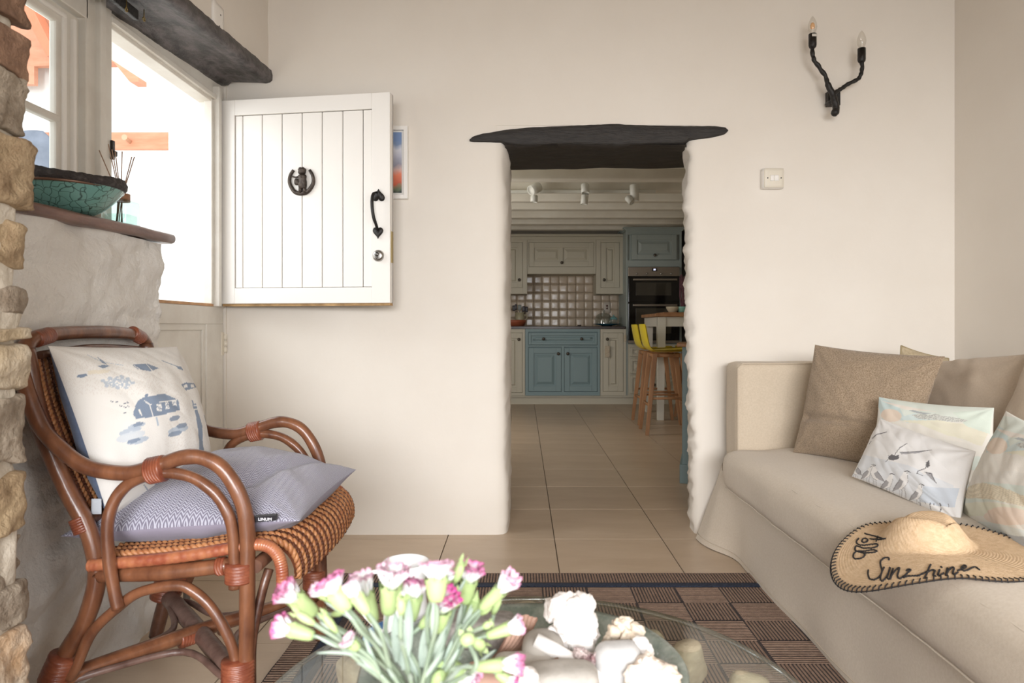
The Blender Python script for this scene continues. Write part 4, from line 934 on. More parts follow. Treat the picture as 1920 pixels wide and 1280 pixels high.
# seagull cushion
def gulls(X, Y):
    c = Canvas(X, Y, (232, 230, 228))
    c.poly([(1590, 845), (1650, 862), (1720, 880), (1800, 915), (1800, 955), (1730, 948), (1650, 915), (1590, 890)], (222, 224, 227))
    c.poly([(1740, 920), (1810, 920), (1800, 958), (1770, 953), (1740, 948)], (206, 213, 222))
    D = (104, 102, 104); G = (166, 164, 166)
    for k in range(16):
        x = 1600+k*12.6; y0 = 888+k*4.2 if k < 10 else 945; c.line([(x, y0+4), (x+2, y0+22), (x, y0+60)], 1.3 if k > 9 else 1.0, (120, 118, 118) if k > 9 else (190, 188, 188))
    c.poly([(1700, 950), (1810, 955), (1810, 1000), (1700, 1000)], (234, 232, 230))
    for x in (1707, 1723, 1741, 1759, 1775): c.line([(x, 949), (x+1, 965), (x, 995)], 1.4, D)
    # flying gulls
    c.poly([(1676, 862), (1684, 856), (1692, 860), (1700, 852), (1697, 866), (1688, 869), (1680, 868)], D).poly([(1684, 858), (1696, 853), (1712, 846), (1700, 858)], (236, 234, 232))
    c.poly([(1690, 857), (1700, 842), (1712, 835), (1706, 846), (1697, 858)], (236, 234, 232)).line([(1690, 857), (1700, 843), (1712, 835)], 1.4, D)
    c.poly([(1700, 852), (1730, 850), (1756, 847), (1730, 854), (1702, 857)], G).line([(1700, 853), (1730, 850), (1757, 847)], 1.2, D).line([(1673, 872), (1680, 862), (1676, 858)], 1.2, D)
    c.poly([(1740, 890), (1750, 885), (1762, 888), (1750, 898)], (236, 234, 232)).line([(1738, 896), (1739, 890), (1750, 885), (1752, 872), (1756, 870)], 1.6, D).poly([(1750, 873), (1756, 868), (1757, 878), (1753, 884)], D).poly([(1750, 892), (1762, 893), (1770, 912), (1762, 905)], G).line([(1750, 892), (1762, 895), (1770, 912)], 1.4, D).line([(1738, 896), (1748, 900)], 1.2, D)
    c.line([(1628, 832), (1634, 828)], 1.6, D).line([(1636, 822), (1650, 815), (1668, 811)], 1.6, D).line([(1637, 824), (1655, 812)], 1, G)
    # standing gulls
    def gull(x, y, s=1, f=1):
        q = lambda pts: [(x+f*a*s, y+b_*s) for a, b_ in pts]
        c.poly(q([(-14, 6), (-8, -4), (0, -14), (4, -20), (9, -20), (11, -16), (9, -6), (6, 4), (0, 9), (-7, 9)]), (238, 236, 234))
        c.poly(q([(-18, 12), (-12, 1), (-4, -8), (2, -4), (-2, 4), (-9, 9)]), G).line(q([(-18, 12), (-12, 1), (-4, -8)]), 1.1*s, D).line(q([(4, -20), (9, -21), (15, -18)]), 1.3*s, D).line(q([(9, -18), (10, -6), (5, 5), (-4, 10)]), .9*s, G)
        c.line(q([(-2, 9), (-2, 24)]), 1.1*s, G).line(q([(4, 8), (4, 24)]), 1.1*s, G)
    gull(1636, 893, .9); gull(1652, 898, 1.0, -1); gull(1678, 915, .95); gull(1708, 915, 1.15); gull(1737, 936, .95); gull(1606, 885, .9, -1)
    return c
gc = [(1598, 895), (1808, 985), (1832, 848), (1650, 784)]
cushion('seagull_cushion', [P(1597, 893, 2.12), P(1800, 984, 1.68), P(1830, 846, 1.73), P(1650, 784, 2.13)], .05, 'small white oblong cushion printed with seagulls on posts', None, PRINT, fabric('ecru_cloth', (214, 208, 200)), n=230, paint=gulls, pcorners=gc, seed=52, wr=.006, pinch=.04)
# ------------------------------------------------------------ straw sun hat on the sofa
STRAW = mat('plaited_straw', (216, 188, 154), .8, (200, 170, 134), 90, bump=.5, bscale=260, bdist=.003)
hat = thing('straw_sun_hat', (.87, 1.48, .42), 'floppy straw sun hat embroidered Hello Sunshine, lying on the sofa seat', 'hat')
HE1 = Vector((.56, -.83, 0)).normalized(); HE2 = Vector((.83, .56, 0)).normalized(); HC = Vector((.885, 1.465, 0))
def hatz(x, y):
    d = Vector((x, y, 0))-HC; a = d.dot(HE1)/.205; b_ = d.dot(HE2)/.176; r = math.hypot(a, b_)
    z = .432+.014*max(0, 1-((x-1.18)/.40)**2)
    if x < .845: z -= (.845-x)**1.6*1.6
    z += .012*ss(.6, 1.0, r)*max(0, b_)*.5+.010*math.sin(a*3+1)*r*.5
    a2 = (d.dot(HE1)+.036)/.080; b2 = (d.dot(HE2)-.026)/.074; q = math.hypot(a2, b2)
    cr = 1-ss(.50, 1.30, q)
    top = .058-.016*math.exp(-((b2)/.3)**2)*(1 if abs(a2) < .7 else .3)+.008*a2
    return z+cr*top
def hf(u, v):
    t = u*2*math.pi; r = v; a = math.cos(t)*r*(1+.04*math.sin(2*t)); b_ = math.sin(t)*r*(1+.05*math.cos(3*t))
    p = HC+HE1*a*.205+HE2*b_*.176; z = hatz(p.x, p.y)
    return Vector((p.x, p.y, z+(.0011 if round(v*110) % 3 else 0)))
b = MB(); b.grid(130, 111, hf, closed_u=True)
b.grid(130, 3, lambda u, v: hf(u, 1-.4*v)-Vector((0, 0, .003)), closed_u=True, flip=True); b.build('brim_and_crown', STRAW, hat)
THR = mat('black_thread', (30, 27, 28), .8)
b = MB()
for k in range(104):
    u = k/104; b.tube([hf(u, .955)+Vector((0, 0, .002)), hf(u, 1.0)+Vector((0, 0, .0025)), hf(u, 1.012)+Vector((0, 0, -.003))], .0014, 5)
b.tube([hf(u, 1.012)+Vector((0, 0, -.001)) for u in np.linspace(0, 1, 131)], .0013, 5, caps=False)
b.build('blanket_stitch_edge', THR, hat)
def onhat(px, py):
    d = Vector(((px-980)/1280, 1, -(py-614)/1280)); lo = .9
    for k in range(500):
        t = 1.0+k*.002; p = EYE+d*t
        if p.z <= hatz(p.x, p.y): return Vector((p.x, p.y, hatz(p.x, p.y)+.0016))
    return p
def crop(pts, s=.297, ox=1580, oy=740): return [(ox+s*x, oy+s*y) for x, y in pts]
words = {'letters_hello': [
    [(140, 880), (200, 897), (262, 915)], [(172, 915), (235, 918), (272, 912)], [(222, 897), (212, 930)],
    [(150, 935), (158, 922), (148, 912), (130, 915), (122, 932), (140, 938), (158, 925)],
    [(100, 912), (88, 930), (95, 948), (130, 955), (180, 950), (215, 948), (222, 960), (190, 972), (130, 972), (90, 960), (78, 975), (85, 990), (130, 992), (190, 985), (215, 990), (200, 1000), (140, 1004), (95, 995), (72, 1005), (68, 1030), (85, 1042), (120, 1036), (140, 1018), (130, 1002), (100, 998)]],
    'letters_sunshine': [
    [(292, 1048), (290, 1036), (268, 1034), (240, 1055), (240, 1085), (248, 1115), (235, 1150), (205, 1172), (172, 1168), (160, 1140), (162, 1112)],
    [(262, 1092), (245, 1130), (238, 1165), (248, 1182), (270, 1165), (290, 1128), (300, 1095), (288, 1135), (282, 1160), (292, 1172)],
    [(318, 1102), (305, 1140), (300, 1172), (312, 1140), (340, 1108), (358, 1098), (352, 1125), (346, 1152), (362, 1166), (385, 1150)],
    [(400, 1120), (415, 1108), (430, 1112), (405, 1135), (385, 1160), (410, 1152), (440, 1150), (470, 1148), (500, 1140)],
    [(556, 1076), (540, 1110), (525, 1148), (515, 1168)], [(478, 1150), (500, 1138), (540, 1122), (570, 1112), (582, 1118), (572, 1145), (590, 1150)],
    [(612, 1112), (602, 1140), (612, 1148), (640, 1130)], [(622, 1092), (626, 1096)],
    [(662, 1100), (655, 1130), (652, 1145), (668, 1115), (690, 1095), (702, 1100), (696, 1130), (705, 1140), (730, 1125)],
    [(725, 1118), (760, 1105), (780, 1090), (765, 1082), (750, 1098), (760, 1116), (790, 1112), (815, 1098), (835, 1092), (850, 1100), (866, 1110)]]}
b_ = None
for nm, strokes in words.items():
    b = MB()
    for s in strokes:
        pts = spline([(x, y, 0) for x, y in crop(s)], 5); b.tube([onhat(p.x, p.y) for p in pts], .0019, 6)
    b.build(nm, THR, hat)
# ------------------------------------------------------------ rattan armchair
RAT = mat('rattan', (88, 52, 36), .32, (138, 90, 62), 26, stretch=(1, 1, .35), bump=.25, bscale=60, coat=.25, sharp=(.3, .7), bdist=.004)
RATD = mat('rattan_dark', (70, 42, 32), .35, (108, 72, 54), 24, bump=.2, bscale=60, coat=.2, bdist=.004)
RATG = mat('rattan_worn', (88, 64, 56), .38, (124, 98, 88), 18, bump=.15, bscale=60)
WRAP = mat('rattan_binding', (118, 60, 42), .35, (148, 84, 58), 40, bump=.2, bscale=90, coat=.2)
CANE_T = mat('tan_cane', (194, 138, 92), .45, (164, 104, 66), 60, bump=.2, bscale=150); CANE_D = mat('dark_cane', (92, 52, 38), .45, (122, 72, 50), 60, bump=.2, bscale=150)
ch = thing('rattan_armchair', (-.8, 1.71, 0), 'brown rattan armchair with looped arms and woven seat, by the dwarf wall', 'armchair')
YN, YF = 1.45, 1.985
def CN(px, py, Y=YN): return P(px, py, 1.45)+Vector((0, Y-1.45, 0))
def ctube(pts, r, name, m, k=12, node=0): 
    sp = spline(pts, 6); rr = [r*(1+.02*math.sin(i*.7)+.03*math.exp(-((i % 23)-11)**2/3)) for i in range(len(sp))]
    return MB().tube(sp, rr, k).build(name, m, ch)
def binding(c, d, h, r, n=6, flat=1.0):
    d = Vector(d).normalized(); prof = [(0, 0)]
    for i in range(n):
        for a in (0, .5, 1): prof.append((r*(1+(.035 if a == .5 else 0)), h*(i+a)/n))
    prof.append((0, h)); return MB().lathe(Vector(c)-d*h/2, prof, 18, d).build('binding', WRAP, ch)
backp = [(28, 655), (44, 740), (61, 812), (106, 919), (143, 988), (163, 1051), (164, 1105), (143, 1174), (106, 1237), (80, 1290), (52, 1395)]
for Y, s in ((YN, 1), (YF, -1)):
    def C_(px, py, dy=0.0): return CN(px, py, Y+dy*s)
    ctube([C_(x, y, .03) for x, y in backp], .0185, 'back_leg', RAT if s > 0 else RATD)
    ctube([C_(28, 680, .01), C_(50, 733), C_(72, 790), C_(95, 823), C_(130, 855), C_(160, 874), C_(200, 884), C_(245, 886), C_(297, 872), C_(340, 858), C_(375, 857), C_(410, 872), C_(437, 905), C_(457, 950), C_(464, 1000), C_(464, 1078), C_(463, 1180), C_(462, 1280), C_(461, 1415)], .0162, 'arm_and_front_leg', RAT)
    ctube([C_(228, 1136, -.012), C_(219, 1095, -.012), C_(211, 1045, -.012), C_(208, 985, -.012), C_(214, 945, -.006), C_(232, 915), C_(262, 896), C_(300, 887), C_(340, 889), C_(375, 902), C_(408, 930), C_(430, 968), C_(438, 1010), C_(440, 1060), C_(440, 1103)], .0125, 'arm_loop', RAT)
    binding(C_(294, 880), (1, 0, .2), .034, .028, 6)
    binding(C_(449, 1072), (0, 0, 1), .040, .029, 6)
    binding(C_(137, 990, .03) , (.4, 0, -1), .034, .0215, 6)
    binding(C_(447, 1258), (0, 0, 1), .052, .034, 7); binding(C_(97, 1262, .02), (-.45, 0, -1), .062, .029, 7)
    ctube([C_(172, 1090, .025), C_(186, 1085, .025), C_(300, 1076, .01), C_(430, 1062, .01)], .0165, 'side_rail', RAT)
    binding(C_(412, 1064, .01), (1, 0, .1), .018, .019, 3)
    ctube([C_(118, 1280, .02), C_(133, 1255, .02), C_(160, 1195, .02), C_(212, 1145, .01), C_(262, 1110), C_(330, 1097), C_(362, 1108), C_(395, 1138), C_(424, 1185), C_(440, 1230), C_(444, 1290)], .0112, 'lower_arch', RAT)
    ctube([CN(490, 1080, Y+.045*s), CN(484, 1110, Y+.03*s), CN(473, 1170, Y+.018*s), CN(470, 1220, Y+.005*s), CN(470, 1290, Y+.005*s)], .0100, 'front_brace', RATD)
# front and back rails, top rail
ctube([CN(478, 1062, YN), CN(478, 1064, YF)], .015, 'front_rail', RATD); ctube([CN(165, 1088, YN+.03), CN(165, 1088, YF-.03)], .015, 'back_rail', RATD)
ctube([CN(28, 672, YN+.02), CN(24, 640, YN+.05), CN(22, 628, YN+.12), CN(20, 624, (YN+YF)/2), CN(22, 628, YF-.12), CN(24, 642, YF-.04), CN(30, 672, YF-.02)], .0165, 'top_rail', RAT)
ctube([CN(30, 668, YN+.07), CN(28, 658, (YN+YF)/2), CN(30, 668, YF-.07)], .009, 'top_rail_inner', RATD)
for Y in (YN+.09, YF-.07): binding(CN(24, 633, Y), (0, 1, .2 if Y < 1.7 else -.35), .05, .0185, 7)
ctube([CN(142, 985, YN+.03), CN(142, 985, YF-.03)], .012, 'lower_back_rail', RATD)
# cross stretchers and their scrolls
zx = .135
A, B, C3, D = Vector((-1.01, YN+.03, zx+.01)), Vector((-.60, YF-.01, zx)), Vector((-1.0, YF-.04, zx+.01)), Vector((-.60, YN+.02, zx))
ctube([C3+Vector((-.02, .01, .0)), (C3+D)/2, D], .022, 'cross_stretcher', RATG); ctube([A, (A+B)/2+Vector((0, 0, .008)), B], .0185, 'cross_stretcher', RAT)
mid = (A+B)/2; dd = (B-A).normalized(); binding(mid-dd*.045, dd, .035, .0205, 5); binding(mid+dd*.045, dd, .014, .0215, 2)
binding(C3+Vector((-.02, .0, .03)), (.3, 0, 1), .075, .030, 7)
for p, q in ((A, C3), (C3, B), (B, D), (D, A)):
    m_ = (p+q)/2; w_ = mid+(m_-mid)*.42
    ctube([p+(mid-p)*.03+Vector((0, 0, -.012)), p+(mid-p)*.35+(m_-mid)*.16, w_, q+(mid-q)*.35+(m_-mid)*.16, q+(mid-q)*.03+Vector((0, 0, -.012))], .0078, 'stretcher_scroll', RATG)
# woven seat: twisted canes running front to back and over the front roll
def rope(b, pts, r, pitch, ns=2, k=5, ph=0):
    pts = [Vector(p) for p in pts]; L_ = [0]
    for a, c in zip(pts[:-1], pts[1:]): L_.append(L_[-1]+(c-a).length)
    n = max(8, int(L_[-1]/(pitch/6))); out = [[] for _ in range(ns)]; j = 0
    t0 = (pts[1]-pts[0]).normalized(); up = Vector((0, 1, 0)) if abs(t0.y) < .9 else Vector((0, 0, 1)); a = t0.cross(up).normalized()
    for i in range(n+1):
        s = L_[-1]*i/n
        while j < len(pts)-2 and L_[j+1] < s: j += 1
        f = (s-L_[j])/max(1e-9, L_[j+1]-L_[j]); p = pts[j].lerp(pts[j+1], f); t = (pts[j+1]-pts[j]).normalized()
        a = (a-t*a.dot(t)).normalized(); q = t.cross(a)
        for m_ in range(ns):
            an = 2*math.pi*(s/pitch+m_/ns)+ph; out[m_].append(p+(a*math.cos(an)+q*math.sin(an))*r*.5)
    for o in out: b.tube(o, r*.62, k, caps=False)
def seatp(y, off=0):
    c = (y-(YN+YF)/2)/.27
    sag = -.006*(1-c*c); pts = [(-.925, y, .418+sag), (-.85, y, .424+sag), (-.74, y, .434+sag), (-.64, y, .446+sag*.5), (-.585, y, .450), (-.55, y, .446), (-.522, y, .430), (-.508, y, .405), (-.504, y, .378), (-.507, y, .352)]
    # canes fan out towards the roll so the weave runs on the slant
    return spline([Vector((p[0]+.02*(1-c*c), p[1]+(i*.0075-.03)*1.0*(1 if i > 3 else i/3.), p[2]+off)) for i, p in enumerate(pts)], 3)
bt_, bd_ = MB(), MB(); n = 17
for i in range(n):
    y = YN+.026+(YF-YN-.02)*(i+.3)/n
    rope(bt_, seatp(y), .0088, .026, 2, 5, ph=i); rope(bd_, seatp(y+.0155, -.002), .0078, .018, 2, 5, ph=i*2)
bt_.build('woven_cane', CANE_T, ch)['kind'] = 'stuff'; bd_.build('woven_dark_cane', CANE_D, ch)['kind'] = 'stuff'
MB().grid(26, 12, lambda u, v: seatp(YN+.02+(YF-YN-.04)*v, -.008)[round(u*25)]).build('seat_base', CANE_D, ch)
for Y in (YN+.008, YF+.004):
    pts = spline([Vector((-.925, Y, .402)), Vector((-.85, Y, .409)), Vector((-.74, Y, .42)), Vector((-.64, Y, .436)), Vector((-.575, Y, .447)), Vector((-.542, Y, .442)), Vector((-.522, Y, .422)), Vector((-.514, Y, .392)), Vector((-.513, Y, .355))], 24)
    MB().tube(pts, [.0128*(1+.05*(i % 4 < 2)) for i in range(len(pts))], 12).build('wrapped_edge', mat('red_cane', (146, 76, 54), .35, (180, 116, 80), 30, coat=.3), ch)
# woven back panel
bt_, bd_ = MB(), MB(); n = 15
def backline(y, off=0): 
    c = (y-(YN+YF)/2)/.24; o = -.035*(1-c*c)
    return [Vector((-1.075+o+off, y, .845)), Vector((-1.045+o+off, y, .72)), Vector((-.99+o+off, y, .585)), Vector((-.952+o*.6+off, y, .495))]
for i in range(n):
    y = YN+.035+(YF-YN-.07)*(i+.3)/n
    rope(bt_, spline(backline(y), 5), .0078, .022, 2, 5, ph=i); rope(bd_, spline(backline(y+.0155, -.001), 5), .0070, .014, 2, 5, ph=i*2)
bt_.build('woven_back_cane', CANE_T, ch)['kind'] = 'stuff'; bd_.build('woven_back_dark_cane', CANE_D, ch)['kind'] = 'stuff'
MB().grid(16, 8, lambda u, v: spline(backline(YN+.03+(YF-YN-.06)*v, -.006), 5)[round(u*15)]).build('back_base', CANE_D, ch)
# cushions on the chair
def coast(X, Y):
    c = Canvas(X, Y, (232, 229, 224)); B1 = (132, 146, 166); B2 = (178, 190, 204); W = (236, 234, 230)
    m = (np.sin(X*2.3+np.sin(Y*.7)*2)*np.sin(Y*2.1+np.sin(X*.6)*2) > .55) & ((Y < 740) | (X > 300)); c.put(m, (214, 204, 196), .5)
    # cottage
    c.poly([(240, 752), (252, 745), (296, 738), (322, 750), (327, 770), (296, 778), (272, 783), (238, 788), (232, 778)], B1)
    c.line([(252, 752), (262, 760), (270, 783)], 2, W).line([(262, 760), (290, 754), (320, 750)], 1.2, W).ell(254, 743, 3, 4, B1)
    for x, y, w_, h in ((276, 759, 10, 14), (294, 755, 7, 15), (309, 752, 9, 10)):
        c.poly([(x, y), (x+w_, y-1), (x+w_+2, y+h-1), (x+2, y+h)], W)
        for k in (.33, .66): c.line([(x+w_*k, y), (x+w_*k+2, y+h)], .8, B1); c.line([(x, y+h*k), (x+w_+2, y+h*k)], .8, B1)
    c.line([(244, 770), (248, 780)], 3, W).line([(277, 786), (281, 800)], 4, B2)
    # rocks and sea
    for x, y, rx, ry, col in ((240, 800, 16, 5, B2), (230, 810, 20, 6, B2), (246, 828, 20, 6, B2), (232, 820, 26, 9, (208, 214, 220)), (316, 786, 12, 5, B1), (325, 808, 22, 7, B2), (318, 816, 14, 5, B1), (333, 800, 12, 5, B1), (242, 798, 10, 4, B1), (238, 828, 12, 4, B1)): c.ell(x, y, rx, ry, col, .9, -.25)
    # tree
    for k in range(26): 
        a = k*2.4; c.ell(204+math.cos(a)*(6+k*.9), 716+math.sin(a)*(3+k*.38), 4.2, 3.2, B2, .8)
    for k in range(14):
        a = k*2.4+1; c.ell(204+math.cos(a)*(4+k*1.4), 717+math.sin(a)*(2+k*.6), 2, 1.4, W)
    # windows, boats, hut
    c.poly([(228, 680), (258, 678), (284, 686), (264, 694), (236, 690)], B1).line([(256, 679), (268, 693)], 1.6, W).line([(228, 680), (244, 692)], 1.2, W)
    c.poly([(168, 664), (178, 671), (186, 680), (176, 676)], B1).poly([(166, 684), (178, 680), (190, 682), (178, 688)], B1).line([(150, 660), (172, 672), (212, 681)], .9, B2).ell(141, 702, 9, 3.4, B1, 1, -.2)
    c.poly([(150, 692), (190, 690), (186, 697), (152, 700)], (228, 220, 204))
    c.line([(292, 670), (318, 680), (336, 688)], 1.2, B1).poly([(322, 682), (334, 684), (340, 691), (328, 688)], B1)
    c.poly([(334, 718), (346, 714), (368, 716), (372, 724), (344, 730)], B1); 
    for x in (340, 356): c.poly([(x, 719), (x+8, 718), (x+9, 724), (x+1, 725)], W)
    # lighthouse
    c.poly([(362, 766), (368, 764), (380, 800), (386, 850), (372, 856), (371, 812)], B1).poly([(358, 758), (366, 756), (368, 764), (360, 767)], B1).line([(357, 750), (360, 758)], 2.4, B1).line([(362, 768), (372, 766)], 1.4, W).line([(361, 761), (367, 760)], 1.2, W)
    c.poly([(386, 778), (400, 782), (404, 806), (398, 812)], B1)
    for x, y in ((193, 753), (201, 754), (210, 762), (216, 757), (222, 755), (218, 764), (224, 763), (217, 775)): c.line([(x-2.5, y-1), (x, y+1), (x+2.5, y-1)], 1.1, (110, 118, 134))
    c.line([(210, 917), (232, 912), (236, 903), (241, 898)], 1.6, B1).line([(258, 915), (268, 930), (262, 935)], 2, B1).poly([(252, 940), (266, 934), (276, 936), (270, 944), (254, 946)], B1).ell(281, 918, 2.5, 7, B1, 1, .3)
    return c
NAVY = fabric('navy_cotton', (110, 124, 150), (98, 112, 138), 50)
bc4 = [P(202, 968, 1.50), P(398, 905, 1.86), P(332, 650, 1.93), P(90, 648, 1.50)]
t, cp = cushion('coastal_print_cushion', bc4, .105, 'cream cushion printed with blue cottage and lighthouse, navy back, upright on the rattan chair', None, PRINT, NAVY, n=260, paint=coast, pcorners=[(195, 970), (412, 905), (334, 646), (84, 644)], seed=61, wr=.006, pinch=.03)
q = cp(.04, .17, -1); MB().rbox(q+Vector((-.006, -.012, .0)), (.011, .001, .017), .001, 3).build('care_label', fabric('pale_label', (196, 202, 210)), t)
def herring():
    m = bpy.data.materials.new('grey_herringbone'); m.use_nodes = True; t = NT(m); t.b.inputs['Roughness'].default_value = .9; t.b.inputs['Sheen Weight'].default_value = .3; t.b.inputs['Specular IOR Level'].default_value = .15
    tc = t.n('ShaderNodeTexCoord'); s = t.n('ShaderNodeSeparateXYZ'); t.l(tc.outputs['Object'], s.inputs[0])
    def ma(op, a, b=None, c=None):
        q = t.n('ShaderNodeMath', operation=op)
        for i, v in enumerate((a, b, c)):
            if v is None: continue
            if isinstance(v, (int, float)): q.inputs[i].default_value = v
            else: t.l(v, q.inputs[i])
        return q.outputs[0]
    pp = ma('PINGPONG', s.outputs[0], .0075); n = t.n('ShaderNodeTexNoise', _Scale=40.0); t.l(tc.outputs['Object'], n.inputs['Vector'])
    ph = ma('ADD', ma('MULTIPLY', s.outputs[1], 1.0), ma('MULTIPLY', pp, .8)); ph = ma('MULTIPLY_ADD', n.outputs[0], .004, ph)
    w_ = ma('SINE', ma('MULTIPLY', ph, 2*math.pi/.0052)); r = t.n('ShaderNodeValToRGB'); t.l(ma('MULTIPLY_ADD', w_, .5, .5), r.inputs[0])
    r.color_ramp.elements[0].position = .3; r.color_ramp.elements[0].color = L((122, 118, 134)); r.color_ramp.elements[1].position = .85; r.color_ramp.elements[1].color = L((184, 184, 198))
    t.l(r.outputs[0], t.b.inputs['Base Color']); b = t.n('ShaderNodeBump', _Strength=.3, _Distance=.002); t.l(w_, b.inputs['Height']); t.l(b.outputs[0], t.b.inputs['Normal']); return m
gr4 = [Vector((-1.015, 1.497, .452)), P(562, 976, 1.47), P(668, 880, 1.93), Vector((-.93, 1.93, .52))]
t, gp = cushion('grey_herringbone_cushion', gr4, .088, 'lilac grey herringbone cushion lying on the seat of the rattan chair', None, herring(), fabric('lilac_cloth', (146, 140, 156)), n=110, seed=73, wr=.007, pinch=.055,
    extra=lambda a, b: .02*math.exp(-((a+.0)**2+(b-.5)**2)*2)-.022*math.exp(-((a-b*.25-.55)/.10)**2)*(1 if b > -.6 else .3))
# black brand tag on the near edge
a, c = P(474, 976, 1.452), P(515, 973, 1.452)
b = MB(); b.hexa([(a.x, 1.458, a.z-.006), (c.x, 1.458, c.z-.005), (a.x, 1.470, a.z-.004), (c.x, 1.470, c.z-.004), (a.x, 1.458, a.z+.006), (c.x, 1.458, c.z+.006), (a.x, 1.470, a.z+.008), (c.x, 1.470, c.z+.008)])
tgp = b.build('black_tag', fabric('black_tape', (40, 38, 42)), t, bevel=.001); m_ = (a+c)/2
text_part('LINUM', .0085, mat('pale_thread', (214, 214, 220), .8), tgp, Matrix.Translation((m_.x+.001, 1.4565, m_.z)) @ Matrix.Rotation(math.pi/2, 4, 'X'), 'tag_lettering', bold=.0002, sx=1.15)
# ------------------------------------------------------------ glass-topped driftwood coffee table
TC = Vector((.02, .91, 0)); TZ = .402
tb_ = thing('glass_coffee_table', (TC.x, TC.y, 0), 'round clear glass table top on a chunky driftwood base', 'table')
MB().lathe((TC.x, TC.y, TZ-.010), [(0, .010), (.3815, .010)], 128).lathe((TC.x, TC.y, TZ-.010), [(0, 0), (.3815, 0)], 128).build('glass_top', clear_mat('table_glass', (.94, .965, .95, 1), rough=.01, gloss=.6, base=.05), tb_)
MB().lathe((TC.x, TC.y, TZ-.010), [(.3815, .010), (.3845, .0085), (.3855, .005), (.3845, .0015), (.3815, 0)], 160).build('polished_edge', clear_mat('glass_edge', (.56, .68, .62, 1), rough=.04, gloss=.8, base=.3), tb_)
DW = mat('driftwood', (196, 178, 152), .85, (166, 148, 124), 16, stretch=(1, 1, 3), bump=.7, bscale=50, vary=.08, bdist=.006)
rs = random.Random(11)
def chunk(c, h, rz, tilt, name='driftwood_block', par=tb_, m=DW, seed=0, n=8, amp=.25):
    R_ = Matrix.Rotation(rz, 3, 'Z') @ Matrix.Rotation(tilt, 3, 'Y'); mn = min(h)
    def d(p):
        q = mnoise.noise_vector(Vector((p.x*18+seed, p.y*18, p.z*18)))*mn*amp*1.6+mnoise.noise_vector(Vector((p.x*50+seed, p.y*50, p.z*50)))*mn*amp*.4
        return R_ @ (p+q)+Vector(c)
    return MB().rbox((0, 0, 0), h, mn*.75, n, d).build(name, m, par)
k = 0
for ring, (z, rad, num) in enumerate(((.352, .325, 19), (.29, .30, 15), (.22, .27, 13), (.15, .27, 12), (.08, .29, 12), (.035, .32, 13))):
    for i in range(num):
        a = 2*math.pi*(i+rs.uniform(-.15, .15)+ring*.37)/num; r = rad+rs.uniform(-.025, .025)
        chunk((TC.x+math.cos(a)*r, TC.y+math.sin(a)*r, z+(rs.uniform(-.004, .004) if ring < 5 else .002)), (rs.uniform(.03, .05), rs.uniform(.018, .03), .034 if ring < 5 else .026), a+rs.uniform(-.7, .7), rs.uniform(-.35, .35), seed=k*3.1, n=6); k += 1
# ------------------------------------------------------------ stone bowl of beach finds
BWC = Vector((.0, .878, TZ)); bwl = thing('beachcomb_bowl', BWC, 'large shallow grey-green mottled bowl of shells and coral on the glass table', 'bowl')
def bprof(u, v):
    t = u*2*math.pi; prof = [(.02, 0), (.13, .001), (.16, .008), (.186, .030), (.205, .058), (.212, .066), (.208, .072), (.196, .070), (.186, .060), (.168, .034), (.145, .018), (.10, .012), (.001, .012)]
    r, z = prof[round(v*12)]; q = 1+.012*math.sin(5*t)+.008*math.sin(9*t+1)
    return (BWC.x+math.cos(t)*r*q, BWC.y+math.sin(t)*r*q, BWC.z+z+.003*math.sin(3*t)*(z/.07)+nz(r*60, t*6)*.001)
MB().grid(120, 13, bprof, closed_u=True).build('bowl_body', mat('mottled_green_glaze', (112, 124, 114), .14, (158, 164, 154), 34, bump=.4, bscale=50, sharp=(.4, .7), coat=.3), bwl)
CORAL = mat('white_coral', (240, 236, 232), .85, (230, 220, 214), 30, bump=.8, bscale=120, bdist=.003); CREAM = mat('cream_coral', (226, 212, 194), .85, (210, 194, 172), 30, bump=.8, bscale=120, bdist=.003)
def lumpy(name, blobs, Y, m, label, cat, amp=.35, seed=0, sc=70, group=None, dy=0.0):
    """blobs: photo position + radius in metres, at the distance of the find"""
    x, y, r = blobs[-1]; c = P(x, y, Y); t = thing(name, (c.x, c.y, c.z-r), label, cat, group); b = MB()
    for i, (x, y, r) in enumerate(blobs):
        c = P(x, y, Y)+Vector((0, (i % 3-1)*r*.5+dy, 0)); sd = seed+i*7.7
        def d(p, c=c, r=r, sd=sd):
            v = p-c; n = mnoise.noise_vector(Vector((p.x*sc+sd, p.y*sc, p.z*sc)))*r*amp; w_ = abs(mnoise.noise(Vector((p.x*sc*2.2+sd, p.y*sc*2.2, p.z*sc*2.2))))
            return p+n+v.normalized()*w_*r*amp*1.2
        b.rbox(c, (r, r*.9, r), r*.9, 11, d)
    b.build('body', m, t); return t
lumpy('coral_branch', [(1046, 1133, .013), (1060, 1128, .013), (1040, 1148, .014), (1075, 1135, .014), (1090, 1125, .011), (1097, 1140, .013), (1058, 1152, .016), (1080, 1160, .017), (1096, 1165, .014), (1090, 1180, .016), (1070, 1183, .017), (1104, 1196, .012), (1085, 1200, .018), (1062, 1205, .016), (1040, 1196, .012), (1034, 1186, .008), (1112, 1170, .006)], .90, CORAL, 'tall white coral branch standing in the beach bowl', 'coral', seed=2)
lumpy('coral_piece', [(1150, 1182, .009), (1162, 1177, .009), (1176, 1175, .009), (1190, 1180, .009), (1196, 1190, .007), (1160, 1195, .013), (1178, 1196, .014), (1146, 1200, .010), (1170, 1210, .016), (1190, 1212, .012)], .90, CREAM, 'cream knobbly coral right of the tall white coral', 'coral', seed=40, amp=.5)
